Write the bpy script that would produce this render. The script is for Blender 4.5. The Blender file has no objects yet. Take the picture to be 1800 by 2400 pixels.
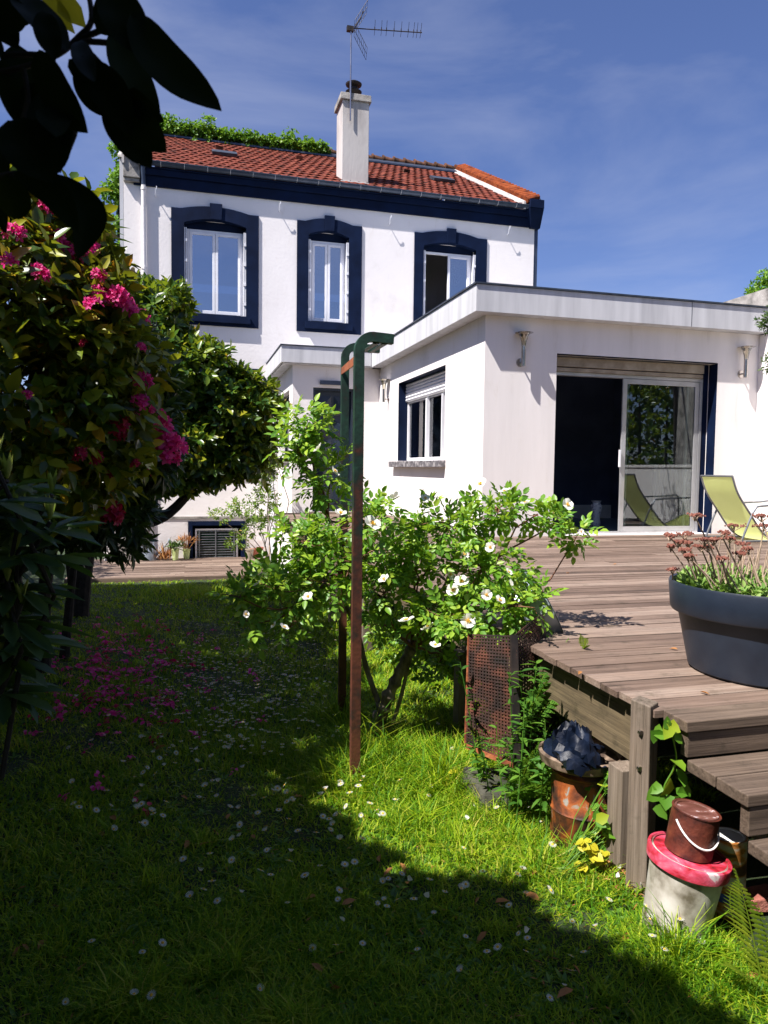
import bpy, math, random
import numpy as np
from mathutils import Vector, Matrix

rng = np.random.default_rng(7)
random.seed(7)
R = math.radians
scene = bpy.context.scene
COL = scene.collection

# ---------------------------------------------------------------- camera
EYE = np.array([0.0, 0.0, 1.62])
FPX = 1695.8            # focal length in pixels of the 1800x2400 photograph
YAW, PITCH, ROLL = R(15.189), R(3.355), R(0.709)
_f = np.array([math.sin(YAW) * math.cos(PITCH), math.cos(YAW) * math.cos(PITCH), -math.sin(PITCH)])
_r = np.array([math.cos(YAW), -math.sin(YAW), 0.0])
_u = np.cross(_r, _f)
CR = _r * math.cos(ROLL) + _u * math.sin(ROLL)
CU = -_r * math.sin(ROLL) + _u * math.cos(ROLL)
CF = _f
cam = bpy.data.cameras.new("camera")
camo = bpy.data.objects.new("camera", cam)
COL.objects.link(camo)
camo.matrix_world = Matrix(((CR[0], CU[0], -CF[0], EYE[0]), (CR[1], CU[1], -CF[1], EYE[1]), (CR[2], CU[2], -CF[2], EYE[2]), (0, 0, 0, 1)))
cam.sensor_fit = 'VERTICAL'
cam.sensor_height = 36.0
cam.lens = FPX / 2400 * 36.0
cam.clip_start = 0.05
cam.clip_end = 3000
cam.dof.use_dof = True
cam.dof.focus_distance = 7.0
cam.dof.aperture_fstop = 11
scene.camera = camo

def at(px, py, X=None, Y=None, Z=None, T=None):
    """world point that stands at a measured place of the photograph, on a known plane"""
    d = CF + CR * (px - 900) / FPX - CU * (py - 1200) / FPX
    if X is not None: t = (X - EYE[0]) / d[0]
    elif Y is not None: t = (Y - EYE[1]) / d[1]
    elif Z is not None: t = (Z - EYE[2]) / d[2]
    else: t = T
    return EYE + d * t

# ---------------------------------------------------------------- light
SUNV = np.array([-3.15, -1.3, 5.1]); SUNV = SUNV / np.linalg.norm(SUNV)
EL = math.asin(SUNV[2])
w = bpy.data.worlds.new("World"); scene.world = w
w.use_nodes = True
nt = w.node_tree; nt.nodes.clear()
sky = nt.nodes.new('ShaderNodeTexSky'); sky.sky_type = 'NISHITA'; sky.sun_disc = False
sky.sun_elevation = EL
sky.sun_rotation = math.atan2(SUNV[0], SUNV[1])
sky.altitude = 100; sky.air_density = 1.0; sky.dust_density = 0.7; sky.ozone_density = 2.5
tc = nt.nodes.new('ShaderNodeTexCoord')
mp = nt.nodes.new('ShaderNodeMapping'); mp.inputs['Scale'].default_value = (1.1, 1.1, 3.2); mp.inputs['Rotation'].default_value = (0.2, 0.15, 0.5)
nz = nt.nodes.new('ShaderNodeTexNoise'); nz.inputs['Scale'].default_value = 1.9; nz.inputs['Detail'].default_value = 7; nz.inputs['Roughness'].default_value = 0.55; nz.inputs['Distortion'].default_value = 0.5
rp = nt.nodes.new('ShaderNodeValToRGB'); rp.color_ramp.elements[0].position = 0.45; rp.color_ramp.elements[0].color = (0, 0, 0, 1); rp.color_ramp.elements[1].position = 0.85; rp.color_ramp.elements[1].color = (0.42, 0.42, 0.42, 1)
mx = nt.nodes.new('ShaderNodeMix'); mx.data_type = 'RGBA'
gm = nt.nodes.new('ShaderNodeMix'); gm.data_type = 'RGBA'; gm.blend_type = 'MULTIPLY'; gm.inputs[0].default_value = 1.0
gm.inputs[7].default_value = (0.86, 0.88, 1.20, 1)
bg = nt.nodes.new('ShaderNodeBackground'); bg.inputs['Strength'].default_value = 0.055
out = nt.nodes.new('ShaderNodeOutputWorld')
L = nt.links.new
L(tc.outputs['Generated'], mp.inputs['Vector']); L(mp.outputs[0], nz.inputs['Vector']); L(nz.outputs['Fac'], rp.inputs[0])
L(sky.outputs[0], gm.inputs[6]); L(gm.outputs[2], mx.inputs[6]); mx.inputs[7].default_value = (6.0, 6.3, 7.6, 1)
L(rp.outputs[0], mx.inputs[0]); L(mx.outputs[2], bg.inputs['Color']); L(bg.outputs[0], out.inputs[0])

sun = bpy.data.lights.new("sun", 'SUN'); sun.energy = 5.0; sun.angle = R(0.53); sun.color = (1.0, 0.95, 0.9)
suno = bpy.data.objects.new("sun", sun); COL.objects.link(suno)
suno.rotation_euler = Vector(SUNV).to_track_quat('Z', 'Y').to_euler()
suno.location = (-6, -4, 12)

scene.view_settings.view_transform = 'Standard'
scene.view_settings.look = 'None'
scene.view_settings.gamma = 1
scene.view_settings.exposure = 1.08
scene.cycles.max_bounces = 6
scene.cycles.diffuse_bounces = 3
scene.cycles.glossy_bounces = 3
scene.cycles.transmission_bounces = 4
scene.cycles.transparent_max_bounces = 12
scene.cycles.use_denoising = True

# ---------------------------------------------------------------- object helpers
def tag(o, label=None, cat=None, group=None, kind=None):
    if label: o["label"] = label
    if cat: o["category"] = cat
    if group: o["group"] = group
    if kind: o["kind"] = kind
    return o

def thing(name, label, cat, loc=(0, 0, 0), group=None):
    o = bpy.data.objects.new(name, None); COL.objects.link(o)
    o.location = tuple(float(v) for v in loc); o.empty_display_size = 0.1
    return tag(o, label, cat, group)

def link(name, me, mat, parent=None):
    o = bpy.data.objects.new(name, me); COL.objects.link(o)
    if mat is not None and not me.materials: me.materials.append(mat)
    if parent is not None:
        o.parent = parent
        par = parent; off = Vector((0, 0, 0))
        while par is not None:
            off += par.location; par = par.parent
        o.location = -off         # vertices are given in world metres
    return o

def dup(src, loc, rot=0.0, label=None, scale=None):
    """copy a thing and its parts"""
    r = src.copy(); COL.objects.link(r); r.location = tuple(float(v) for v in loc); r.rotation_euler = (0, 0, rot)
    if scale: r.scale = (scale,) * 3
    if label: r["label"] = label
    for ch in list(src.children):
        c = ch.copy(); COL.objects.link(c); c.parent = r
        for g in list(ch.children):
            d = g.copy(); COL.objects.link(d); d.parent = c
    return r

def np_mesh(name, V, tris=None, quads=None, smooth=True):
    V = np.asarray(V, dtype=np.float32)
    me = bpy.data.meshes.new(name)
    idx = []; tot = []
    if tris is not None and len(tris): idx.append(np.asarray(tris).reshape(-1)); tot.append(np.full(len(tris), 3))
    if quads is not None and len(quads): idx.append(np.asarray(quads).reshape(-1)); tot.append(np.full(len(quads), 4))
    idx = np.concatenate(idx).astype(np.int32); tot = np.concatenate(tot).astype(np.int32)
    me.vertices.add(len(V)); me.vertices.foreach_set('co', V.reshape(-1))
    me.loops.add(len(idx)); me.loops.foreach_set('vertex_index', idx)
    me.polygons.add(len(tot))
    st = np.concatenate([[0], np.cumsum(tot)[:-1]]).astype(np.int32)
    me.polygons.foreach_set('loop_start', st); me.polygons.foreach_set('loop_total', tot)
    me.polygons.foreach_set('use_smooth', np.full(len(tot), smooth))
    me.update(calc_edges=True)
    return me

class MB:
    def __init__(s, xf=None): s.v = []; s.f = []; s.xf = xf; s.sm = []
    def add(s, vs, fs, smooth=False):
        b = len(s.v)
        for p in vs:
            p = tuple(float(q) for q in p)
            s.v.append(s.xf(p) if s.xf else p)
        for f in fs: s.f.append(tuple(i + b for i in f)); s.sm.append(smooth)
        return s
    def box(s, x0, x1, y0, y1, z0, z1):
        if x0 > x1: x0, x1 = x1, x0
        if y0 > y1: y0, y1 = y1, y0
        if z0 > z1: z0, z1 = z1, z0
        return s.add([(x0, y0, z0), (x1, y0, z0), (x1, y1, z0), (x0, y1, z0), (x0, y0, z1), (x1, y0, z1), (x1, y1, z1), (x0, y1, z1)],
                     [(0, 3, 2, 1), (4, 5, 6, 7), (0, 1, 5, 4), (1, 2, 6, 5), (2, 3, 7, 6), (3, 0, 4, 7)])
    def hexa(s, b, t):
        """eight corners: bottom four (ccw), top four"""
        return s.add(list(b) + list(t), [(0, 3, 2, 1), (4, 5, 6, 7), (0, 1, 5, 4), (1, 2, 6, 5), (2, 3, 7, 6), (3, 0, 4, 7)])
    def bar(s, p0, p1, wd, ht, up=(0, 0, 1)):
        p0 = np.array(p0, float); p1 = np.array(p1, float); d = p1 - p0; d /= np.linalg.norm(d)
        a = np.cross(d, up); a /= np.linalg.norm(a); b = np.cross(a, d)
        a = a * wd / 2; b = b * ht / 2
        q = lambda p: [p - a - b, p + a - b, p + a + b, p - a + b]
        return s.hexa(q(p0), q(p1))
    def tube(s, pts, rad, n=8, cap=True):
        pts = [np.array(p, float) for p in pts]; m = len(pts)
        if np.isscalar(rad): rad = [rad] * m
        vs = []; prev = None
        for i, p in enumerate(pts):
            d = pts[min(i + 1, m - 1)] - pts[max(i - 1, 0)]; d = d / (np.linalg.norm(d) + 1e-9)
            if prev is None:
                a = np.cross(d, (0, 0, 1) if abs(d[2]) < .9 else (1, 0, 0))
            else: a = prev - d * (prev @ d)
            a /= np.linalg.norm(a) + 1e-9; prev = a; b = np.cross(d, a)
            for k in range(n):
                t = 2 * math.pi * k / n
                vs.append(p + rad[i] * (a * math.cos(t) + b * math.sin(t)))
        fs = [(i * n + k, i * n + (k + 1) % n, (i + 1) * n + (k + 1) % n, (i + 1) * n + k) for i in range(m - 1) for k in range(n)]
        s.add(vs, fs, True)
        if cap: s.add(vs[:n], [tuple(range(n))[::-1]]); s.add(vs[-n:], [tuple(range(n))])
        return s
    def lathe(s, c, prof, n=32, tilt=None, cap=False):
        vs = []
        for r_, z_ in prof:
            for k in range(n):
                t = 2 * math.pi * k / n
                p = Vector((r_ * math.cos(t), r_ * math.sin(t), z_))
                if tilt is not None: p = tilt @ p
                vs.append((c[0] + p.x, c[1] + p.y, c[2] + p.z))
        m = len(prof)
        fs = [(i * n + k, i * n + (k + 1) % n, (i + 1) * n + (k + 1) % n, (i + 1) * n + k) for i in range(m - 1) for k in range(n)]
        if cap: fs.append(tuple(range(n))[::-1]); fs.append(tuple((m - 1) * n + k for k in range(n)))
        return s.add(vs, fs, True)
    def frame(s, x0, x1, z0, z1, y0, y1, w_, wb=None):
        wb = wb or w_
        s.box(x0, x0 + w_, y0, y1, z0, z1); s.box(x1 - w_, x1, y0, y1, z0, z1)
        s.box(x0 + w_, x1 - w_, y0, y1, z1 - w_, z1); s.box(x0 + w_, x1 - w_, y0, y1, z0, z0 + wb)
        return s
    def wall(s, x0, x1, z0, z1, y0, y1, holes=()):
        xs = sorted({x0, x1, *[h[0] for h in holes], *[h[1] for h in holes]})
        zs = sorted({z0, z1, *[h[2] for h in holes], *[h[3] for h in holes]})
        sol = lambda i, k: 0 <= i < len(xs) - 1 and 0 <= k < len(zs) - 1 and not any(h[0] <= (xs[i] + xs[i + 1]) / 2 <= h[1] and h[2] <= (zs[k] + zs[k + 1]) / 2 <= h[3] for h in holes)
        for i in range(len(xs) - 1):
            for k in range(len(zs) - 1):
                if not sol(i, k): continue
                a, b, c, d = xs[i], xs[i + 1], zs[k], zs[k + 1]
                s.add([(a, y0, c), (b, y0, c), (b, y0, d), (a, y0, d)], [(0, 1, 2, 3)])
                s.add([(a, y1, c), (b, y1, c), (b, y1, d), (a, y1, d)], [(3, 2, 1, 0)])
                if not sol(i - 1, k): s.add([(a, y0, c), (a, y1, c), (a, y1, d), (a, y0, d)], [(3, 2, 1, 0)])
                if not sol(i + 1, k): s.add([(b, y0, c), (b, y1, c), (b, y1, d), (b, y0, d)], [(0, 1, 2, 3)])
                if not sol(i, k - 1): s.add([(a, y0, c), (b, y0, c), (b, y1, c), (a, y1, c)], [(3, 2, 1, 0)])
                if not sol(i, k + 1): s.add([(a, y0, d), (b, y0, d), (b, y1, d), (a, y1, d)], [(0, 1, 2, 3)])
        return s
    def mesh(s, name='m'):
        me = bpy.data.meshes.new(name); me.from_pydata(s.v, [], s.f)
        me.polygons.foreach_set('use_smooth', s.sm); me.update()
        if any(s.sm): me.set_sharp_from_angle(angle=R(38))
        return me
    def build(s, name, mat, parent=None, bevel=0):
        o = link(name, s.mesh(name), mat, parent)
        if bevel:
            m = o.modifiers.new('bevel', 'BEVEL'); m.width = bevel; m.segments = 2; m.limit_method = 'ANGLE'; m.angle_limit = R(40)
        return o

# ---------------------------------------------------------------- materials
MATS = {}
def new_mat(name):
    m = bpy.data.materials.new(name); m.use_nodes = True; MATS[name] = m
    n = m.node_tree; n.nodes.clear()
    o = n.nodes.new('ShaderNodeOutputMaterial'); b = n.nodes.new('ShaderNodeBsdfPrincipled')
    n.links.new(b.outputs[0], o.inputs[0]); return m, n, b, o

def ramp(n, stops):
    r = n.nodes.new('ShaderNodeValToRGB'); e = r.color_ramp.elements
    while len(e) < len(stops): e.new(0.5)
    for i, (p, c) in enumerate(stops):
        e[i].position = p; e[i].color = (*c, 1)
    return r

def noise(n, scale, detail=5, rough=.55, vec=None, stretch=None, dist=0):
    t = n.nodes.new('ShaderNodeTexNoise'); t.inputs['Scale'].default_value = scale; t.inputs['Detail'].default_value = detail
    t.inputs['Roughness'].default_value = rough; t.inputs['Distortion'].default_value = dist
    c = n.nodes.new('ShaderNodeTexCoord'); src = c.outputs['Object']
    if vec is not None: src = vec
    if stretch:
        mp_ = n.nodes.new('ShaderNodeMapping'); mp_.inputs['Scale'].default_value = stretch
        n.links.new(src, mp_.inputs[0]); src = mp_.outputs[0]
    n.links.new(src, t.inputs['Vector']); return t

def mat(name, stops, scale=6, rough=.6, metal=0, bump=0, bscale=None, stretch=None, detail=5, spec=None, dist=0, rough2=None, vec_rand=False):
    m, n, b, o = new_mat(name)
    t = noise(n, scale, detail, stretch=stretch, dist=dist)
    r = ramp(n, stops); n.links.new(t.outputs['Fac'], r.inputs[0]); n.links.new(r.outputs[0], b.inputs['Base Color'])
    b.inputs['Roughness'].default_value = rough; b.inputs['Metallic'].default_value = metal
    if spec is not None: b.inputs['Specular IOR Level'].default_value = spec
    if rough2 is not None:
        mr = n.nodes.new('ShaderNodeMapRange'); mr.inputs[3].default_value = rough; mr.inputs[4].default_value = rough2
        n.links.new(t.outputs['Fac'], mr.inputs[0]); n.links.new(mr.outputs[0], b.inputs['Roughness'])
    if bump:
        t2 = noise(n, bscale or scale * 6, 4, stretch=stretch)
        bp = n.nodes.new('ShaderNodeBump'); bp.inputs['Strength'].default_value = bump; bp.inputs['Distance'].default_value = .01
        n.links.new(t2.outputs['Fac'], bp.inputs['Height']); n.links.new(bp.outputs[0], b.inputs['Normal'])
    return m

def leaf_mat(name, stops, rough=.4, trans=.35, tcol=(0.25, 0.45, 0.03), nscale=1.2, spec=.4):
    """colour changes from leaf to leaf, a part of the light comes through the blade"""
    m, n, b, o = new_mat(name)
    g = n.nodes.new('ShaderNodeNewGeometry')
    t = noise(n, nscale, 2)
    mrg = n.nodes.new('ShaderNodeMath'); mrg.operation = 'MULTIPLY_ADD'; mrg.inputs[1].default_value = .7; mrg.inputs[2].default_value = 0
    n.links.new(g.outputs['Random Per Island'], mrg.inputs[0])
    m2 = n.nodes.new('ShaderNodeMath'); m2.operation = 'MULTIPLY_ADD'; m2.inputs[1].default_value = .5; n.links.new(t.outputs['Fac'], m2.inputs[0]); n.links.new(mrg.outputs[0], m2.inputs[2])
    r = ramp(n, stops); n.links.new(m2.outputs[0], r.inputs[0])
    n.links.new(r.outputs[0], b.inputs['Base Color']); b.inputs['Roughness'].default_value = rough
    b.inputs['Specular IOR Level'].default_value = spec
    tr = n.nodes.new('ShaderNodeBsdfTranslucent')
    tm = n.nodes.new('ShaderNodeMix'); tm.data_type = 'RGBA'; tm.inputs[0].default_value = .5
    n.links.new(r.outputs[0], tm.inputs[6]); tm.inputs[7].default_value = (*tcol, 1); n.links.new(tm.outputs[2], tr.inputs[0])
    ms = n.nodes.new('ShaderNodeMixShader'); ms.inputs[0].default_value = trans
    n.links.new(b.outputs[0], ms.inputs[1]); n.links.new(tr.outputs[0], ms.inputs[2]); n.links.new(ms.outputs[0], o.inputs[0])
    return m

def wood_mat(name, stops, axis=0, rough=.75, grain=1.0):
    m, n, b, o = new_mat(name)
    g = n.nodes.new('ShaderNodeNewGeometry'); c = n.nodes.new('ShaderNodeTexCoord')
    cb = n.nodes.new('ShaderNodeCombineXYZ')
    mu = n.nodes.new('ShaderNodeMath'); mu.operation = 'MULTIPLY'; mu.inputs[1].default_value = 37.0
    n.links.new(g.outputs['Random Per Island'], mu.inputs[0])
    for k in range(3): n.links.new(mu.outputs[0], cb.inputs[k])
    ad = n.nodes.new('ShaderNodeVectorMath'); ad.operation = 'ADD'; n.links.new(c.outputs['Object'], ad.inputs[0]); n.links.new(cb.outputs[0], ad.inputs[1])
    st = [14, 14, 14]; st[axis] = 0.55
    t = noise(n, 3.0 * grain, 8, .65, vec=ad.outputs[0], stretch=tuple(st), dist=.6)
    t3 = noise(n, 1.3, 4, vec=ad.outputs[0])
    mm = n.nodes.new('ShaderNodeMath'); mm.operation = 'MULTIPLY_ADD'; mm.inputs[1].default_value = .55; n.links.new(t.outputs['Fac'], mm.inputs[0])
    m3 = n.nodes.new('ShaderNodeMath'); m3.operation = 'MULTIPLY'; m3.inputs[1].default_value = .25; n.links.new(t3.outputs['Fac'], m3.inputs[0])
    m4 = n.nodes.new('ShaderNodeMath'); m4.operation = 'MULTIPLY_ADD'; m4.inputs[1].default_value = .3; n.links.new(g.outputs['Random Per Island'], m4.inputs[0]); n.links.new(m3.outputs[0], m4.inputs[2])
    n.links.new(m4.outputs[0], mm.inputs[2])
    st2 = [75, 75, 75]; st2[axis] = 1.3
    tf = noise(n, 2.2, 6, .7, vec=ad.outputs[0], stretch=tuple(st2), dist=.3)
    rf2 = ramp(n, [(.30, (.28, .26, .25)), (.44, (.80, .79, .78)), (.62, (1.05, 1.05, 1.05)), (.8, (1.25, 1.25, 1.25))]); n.links.new(tf.outputs['Fac'], rf2.inputs[0])
    tg = noise(n, 7, 7, .7); rg = ramp(n, [(.30, (.55, .56, .50)), (.45, (1, 1, 1)), (.70, (1.1, 1.08, 1.05))]); n.links.new(tg.outputs['Fac'], rg.inputs[0])
    r = ramp(n, stops); n.links.new(mm.outputs[0], r.inputs[0])
    mA = n.nodes.new('ShaderNodeMix'); mA.data_type = 'RGBA'; mA.blend_type = 'MULTIPLY'; mA.inputs[0].default_value = 1; n.links.new(r.outputs[0], mA.inputs[6]); n.links.new(rf2.outputs[0], mA.inputs[7])
    mB_ = n.nodes.new('ShaderNodeMix'); mB_.data_type = 'RGBA'; mB_.blend_type = 'MULTIPLY'; mB_.inputs[0].default_value = 1; n.links.new(mA.outputs[2], mB_.inputs[6]); n.links.new(rg.outputs[0], mB_.inputs[7])
    n.links.new(mB_.outputs[2], b.inputs['Base Color'])
    b.inputs['Roughness'].default_value = rough
    bp = n.nodes.new('ShaderNodeBump'); bp.inputs['Strength'].default_value = .6; bp.inputs['Distance'].default_value = .004
    n.links.new(t.outputs['Fac'], bp.inputs['Height']); n.links.new(bp.outputs[0], b.inputs['Normal'])
    return m

def glass_mat(name, refl, tint=(.85, .9, .95), rough=.005):
    m, n, b, o = new_mat(name); n.nodes.remove(b)
    gl = n.nodes.new('ShaderNodeBsdfGlossy'); gl.inputs['Roughness'].default_value = rough; gl.inputs['Color'].default_value = (.95, .97, 1, 1)
    tr = n.nodes.new('ShaderNodeBsdfTransparent'); tr.inputs[0].default_value = (*tint, 1)
    fr = n.nodes.new('ShaderNodeFresnel'); fr.inputs[0].default_value = 1.5
    ad = n.nodes.new('ShaderNodeMath'); ad.operation = 'ADD'; ad.use_clamp = True; ad.inputs[1].default_value = refl; n.links.new(fr.outputs[0], ad.inputs[0])
    ms = n.nodes.new('ShaderNodeMixShader'); n.links.new(ad.outputs[0], ms.inputs[0]); n.links.new(tr.outputs[0], ms.inputs[1]); n.links.new(gl.outputs[0], ms.inputs[2]); n.links.new(ms.outputs[0], o.inputs[0])
    return m

PLASTER = mat('white_render', [(.22, (.64, .60, .57)), (.40, (.78, .74, .725)), (.75, (.84, .80, .785))], .9, .85, bump=.35, bscale=16, detail=9)
# faint rain streaks on the extension render
PLAST2 = mat('streaked_render', [(.24, (.60, .565, .54)), (.38, (.77, .73, .71)), (.7, (.84, .795, .775))], 1.3, .85, bump=.2, bscale=5, stretch=(3, 3, .35), detail=9)
for m_ in (PLASTER, PLAST2):
    n = m_.node_tree; b = [q for q in n.nodes if q.type == 'BSDF_PRINCIPLED'][0]; src = b.inputs['Base Color'].links[0].from_socket
    t = noise(n, 2.4, 10, .72, stretch=(1.6, 1.6, .5), dist=.4); r = ramp(n, [(.24, (.74, .71, .66)), (.34, (.95, .94, .92)), (.44, (1, 1, 1))]); n.links.new(t.outputs['Fac'], r.inputs[0])
    mA = n.nodes.new('ShaderNodeMix'); mA.data_type = 'RGBA'; mA.blend_type = 'MULTIPLY'; mA.inputs[0].default_value = 1; n.links.new(src, mA.inputs[6]); n.links.new(r.outputs[0], mA.inputs[7]); n.links.new(mA.outputs[2], b.inputs['Base Color'])
BASEW = mat('old_limewash', [(.3, (.50, .46, .43)), (.5, (.70, .66, .65)), (.8, (.76, .72, .73))], 2.2, .9, bump=.5, bscale=14, detail=8)
NAVY = mat('navy_paint', [(.3, (.002, .006, .022)), (.7, (.004, .012, .042))], 3, .5, bump=.25, bscale=30, rough2=.75, spec=.12)
DOORM = mat('door_navy', [(.3, (.010, .018, .030)), (.7, (.014, .024, .040))], 3, .35)
ZINC = mat('zinc_fascia', [(.3, (.44, .44, .46)), (.55, (.56, .56, .58)), (.75, (.63, .63, .65))], 1.3, .55, metal=.0, stretch=(5, 5, .5), detail=8, bump=.04, bscale=2)
CAPM = mat('dark_coping', [(.4, (.045, .055, .075)), (.6, (.07, .085, .11))], 8, .45, metal=.5)
GUTTER = mat('gutter_zinc', [(.3, (.035, .05, .085)), (.7, (.07, .09, .13))], 5, .4, metal=.4)
PVC = mat('white_frame', [(.4, (.74, .74, .78)), (.6, (.80, .80, .84))], 3, .35)
ALU = mat('grey_aluminium', [(.4, (.42, .42, .43)), (.6, (.50, .50, .52))], 3, .4, metal=.5)
CHIM = mat('chimney_render', [(.3, (.33, .30, .285)), (.5, (.48, .45, .43)), (.8, (.55, .52, .50))], 1.8, .9, bump=.4, bscale=16, stretch=(1, 1, .35), detail=9)
CONC = mat('old_concrete', [(.32, (.10, .095, .085)), (.5, (.26, .24, .22)), (.75, (.38, .36, .33))], 5, .9, bump=.6, bscale=30, detail=9)
BLACKM = mat('sooty_metal', [(.4, (.012, .010, .010)), (.7, (.05, .035, .03))], 9, .6, metal=.3)
STEEL = mat('steel', [(.4, (.42, .38, .36)), (.6, (.56, .53, .50))], 4, .25, metal=1.0)
LAMPG = glass_mat('lamp_glass', .12, (.93, .90, .80), .08)
GLASS_UP = glass_mat('sky_glass', .42, (.35, .42, .5))
GLASS = glass_mat('clear_glass', .03, (.72, .78, .78))
ROOM = mat('dark_blue_wall', [(.4, (.045, .062, .12)), (.6, (.065, .088, .16))], 2, .7)
FLOORM = mat('blue_grey_floor', [(.4, (.13, .19, .26)), (.6, (.18, .24, .32))], 3, .4)
WHITE = mat('white_paint', [(.4, (.72, .70, .66)), (.6, (.80, .78, .75))], 4, .5)
TILE = None
DECK = wood_mat('deck_wood', [(.28, (.03, .019, .013)), (.40, (.095, .060, .043)), (.54, (.165, .112, .084)), (.68, (.235, .170, .132)), (.85, (.35, .28, .23))], 0)
DECKY = wood_mat('mossy_plank', [(.28, (.03, .024, .014)), (.45, (.11, .082, .045)), (.65, (.21, .16, .09)), (.82, (.30, .24, .15))], 1)
POSTW = wood_mat('grey_post_wood', [(.25, (.05, .038, .028)), (.45, (.15, .115, .085)), (.65, (.25, .20, .16)), (.85, (.36, .31, .25))], 2)
STEPW = wood_mat('step_wood', [(.28, (.026, .018, .012)), (.42, (.085, .058, .040)), (.60, (.165, .12, .088)), (.85, (.30, .235, .18))], 0)
def tile_material(name, stops, rough=.85):
    return mat(name, stops, 5, rough, bump=.3, bscale=60, detail=10, spec=.15)
TILE = tile_material('clay_tile', [(.34, (.022, .012, .009)), (.42, (.075, .020, .013)), (.50, (.135, .030, .018)), (.60, (.185, .048, .027)), (.72, (.22, .085, .055))])
TILE2 = tile_material('orange_tile', [(.30, (.04, .016, .010)), (.42, (.18, .04, .014)), (.60, (.29, .07, .02)), (.8, (.34, .11, .045))])
TILEM = tile_material('mossy_tile', [(.3, (.02, .015, .01)), (.5, (.10, .05, .03)), (.75, (.20, .09, .06))])
RUST = mat('rust', [(.32, (.007, .004, .003)), (.50, (.035, .012, .007)), (.64, (.095, .028, .014)), (.80, (.17, .055, .026))], 12, .85, bump=.5, bscale=60, detail=9)
RUSTO = mat('bright_rust', [(.25, (.12, .03, .012)), (.5, (.30, .08, .028)), (.75, (.44, .15, .055))], 14, .85, bump=.4, bscale=60, detail=9)
GREENP = mat('chipped_green_paint', [(.36, (.10, .035, .018)), (.44, (.045, .03, .02)), (.50, (.012, .05, .03)), (.7, (.02, .10, .06))], 9, .5, bump=.4, bscale=40, detail=9)
PLASTB = mat('navy_plastic', [(.35, (.010, .016, .030)), (.65, (.017, .026, .044))], 6, .45, bump=.05, bscale=60)
LIME = mat('lime_fabric', [(.35, (.55, .62, .20)), (.65, (.64, .70, .26))], 3, .8, bump=.25, bscale=90)
GREYT = mat('grey_tube', [(.4, (.16, .17, .19)), (.6, (.22, .23, .25))], 6, .4, metal=.5)
TERRA = mat('terracotta', [(.3, (.20, .06, .035)), (.6, (.42, .14, .08))], 14, .85)
GPOT = mat('green_pot', [(.4, (.42, .50, .20)), (.6, (.50, .58, .27))], 6, .5)
GALV = mat('galvanised', [(.3, (.22, .26, .31)), (.7, (.40, .45, .52))], 9, .45, metal=.6)
BARK = mat('bark', [(.3, (.02, .014, .010)), (.5, (.075, .055, .04)), (.75, (.17, .135, .10))], 16, .95, bump=1, bscale=50, stretch=(1, 1, .45), detail=9)
BARKD = mat('dark_bark', [(.3, (.010, .008, .006)), (.7, (.045, .035, .028))], 14, .95, bump=.8, bscale=40)
STEMM = mat('red_brown_stem', [(.3, (.10, .035, .02)), (.7, (.24, .10, .05))], 20, .7)
DRY = mat('dry_stem', [(.3, (.28, .19, .13)), (.7, (.48, .36, .27))], 30, .9)
SEDH = mat('dry_sedum_head', [(.3, (.08, .025, .018)), (.5, (.20, .065, .045)), (.8, (.38, .19, .13))], 60, .9)
SOIL = mat('soil', [(.3, (.012, .010, .006)), (.6, (.04, .03, .018))], 20, 1)
L_CAM = leaf_mat('camellia_leaf', [(.1, (.008, .026, .004)), (.38, (.022, .06, .007)), (.58, (.07, .13, .010)), (.74, (.20, .25, .018)), (.86, (.36, .33, .022)), (.94, (.50, .24, .015)), (1, (.42, .10, .01))], .3, .3, (.5, .5, .02), spec=.45)
L_CAMF = leaf_mat('far_camellia_leaf', [(.1, (.008, .030, .006)), (.42, (.022, .065, .010)), (.66, (.065, .14, .014)), (.86, (.20, .27, .022)), (.95, (.34, .28, .02)), (1, (.42, .16, .02))], .32, .3, (.4, .5, .02), spec=.4)
L_RHO = leaf_mat('rhododendron_leaf', [(.1, (.012, .03, .010)), (.6, (.022, .05, .018)), (1, (.05, .09, .025))], .35, .15)
L_RHF = leaf_mat('young_rhododendron_leaf', [(.1, (.02, .05, .018)), (.6, (.045, .09, .03)), (1, (.11, .16, .05))], .4, .25)
L_SHOOT = leaf_mat('pale_shoot_leaf', [(.1, (.24, .30, .05)), (.6, (.36, .42, .08)), (1, (.50, .50, .12))], .5, .35)
L_ROSE = leaf_mat('rose_leaf', [(.1, (.04, .12, .016)), (.40, (.09, .23, .024)), (.70, (.20, .37, .035)), (1, (.38, .50, .05))], .4, .40, (0.45, 0.65, 0.02))
L_IVY = leaf_mat('ivy_leaf', [(.1, (.02, .08, .006)), (.5, (.07, .20, .012)), (1, (.22, .36, .02))], .5, .35)
L_FERN = leaf_mat('fern_leaf', [(.1, (.03, .10, .015)), (.6, (.06, .17, .02)), (1, (.14, .28, .03))], .5, .45)
L_FERNY = leaf_mat('yellow_fern_leaf', [(.1, (.12, .20, .015)), (.6, (.22, .32, .02)), (1, (.36, .40, .03))], .5, .45)
L_WEED = leaf_mat('weed_leaf', [(.1, (.05, .16, .012)), (.6, (.11, .27, .02)), (.85, (.20, .34, .02)), (1, (.48, .44, .02))], .5, .4)
L_YEL = leaf_mat('yellow_leaf', [(.1, (.35, .36, .02)), (1, (.60, .52, .03))], .5, .4, (.6, .6, .02))
L_PALE = leaf_mat('pale_climber_leaf', [(.1, (.10, .18, .03)), (.6, (.19, .30, .05)), (.9, (.30, .36, .07)), (1, (.5, .25, .06))], .5, .4)
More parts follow.
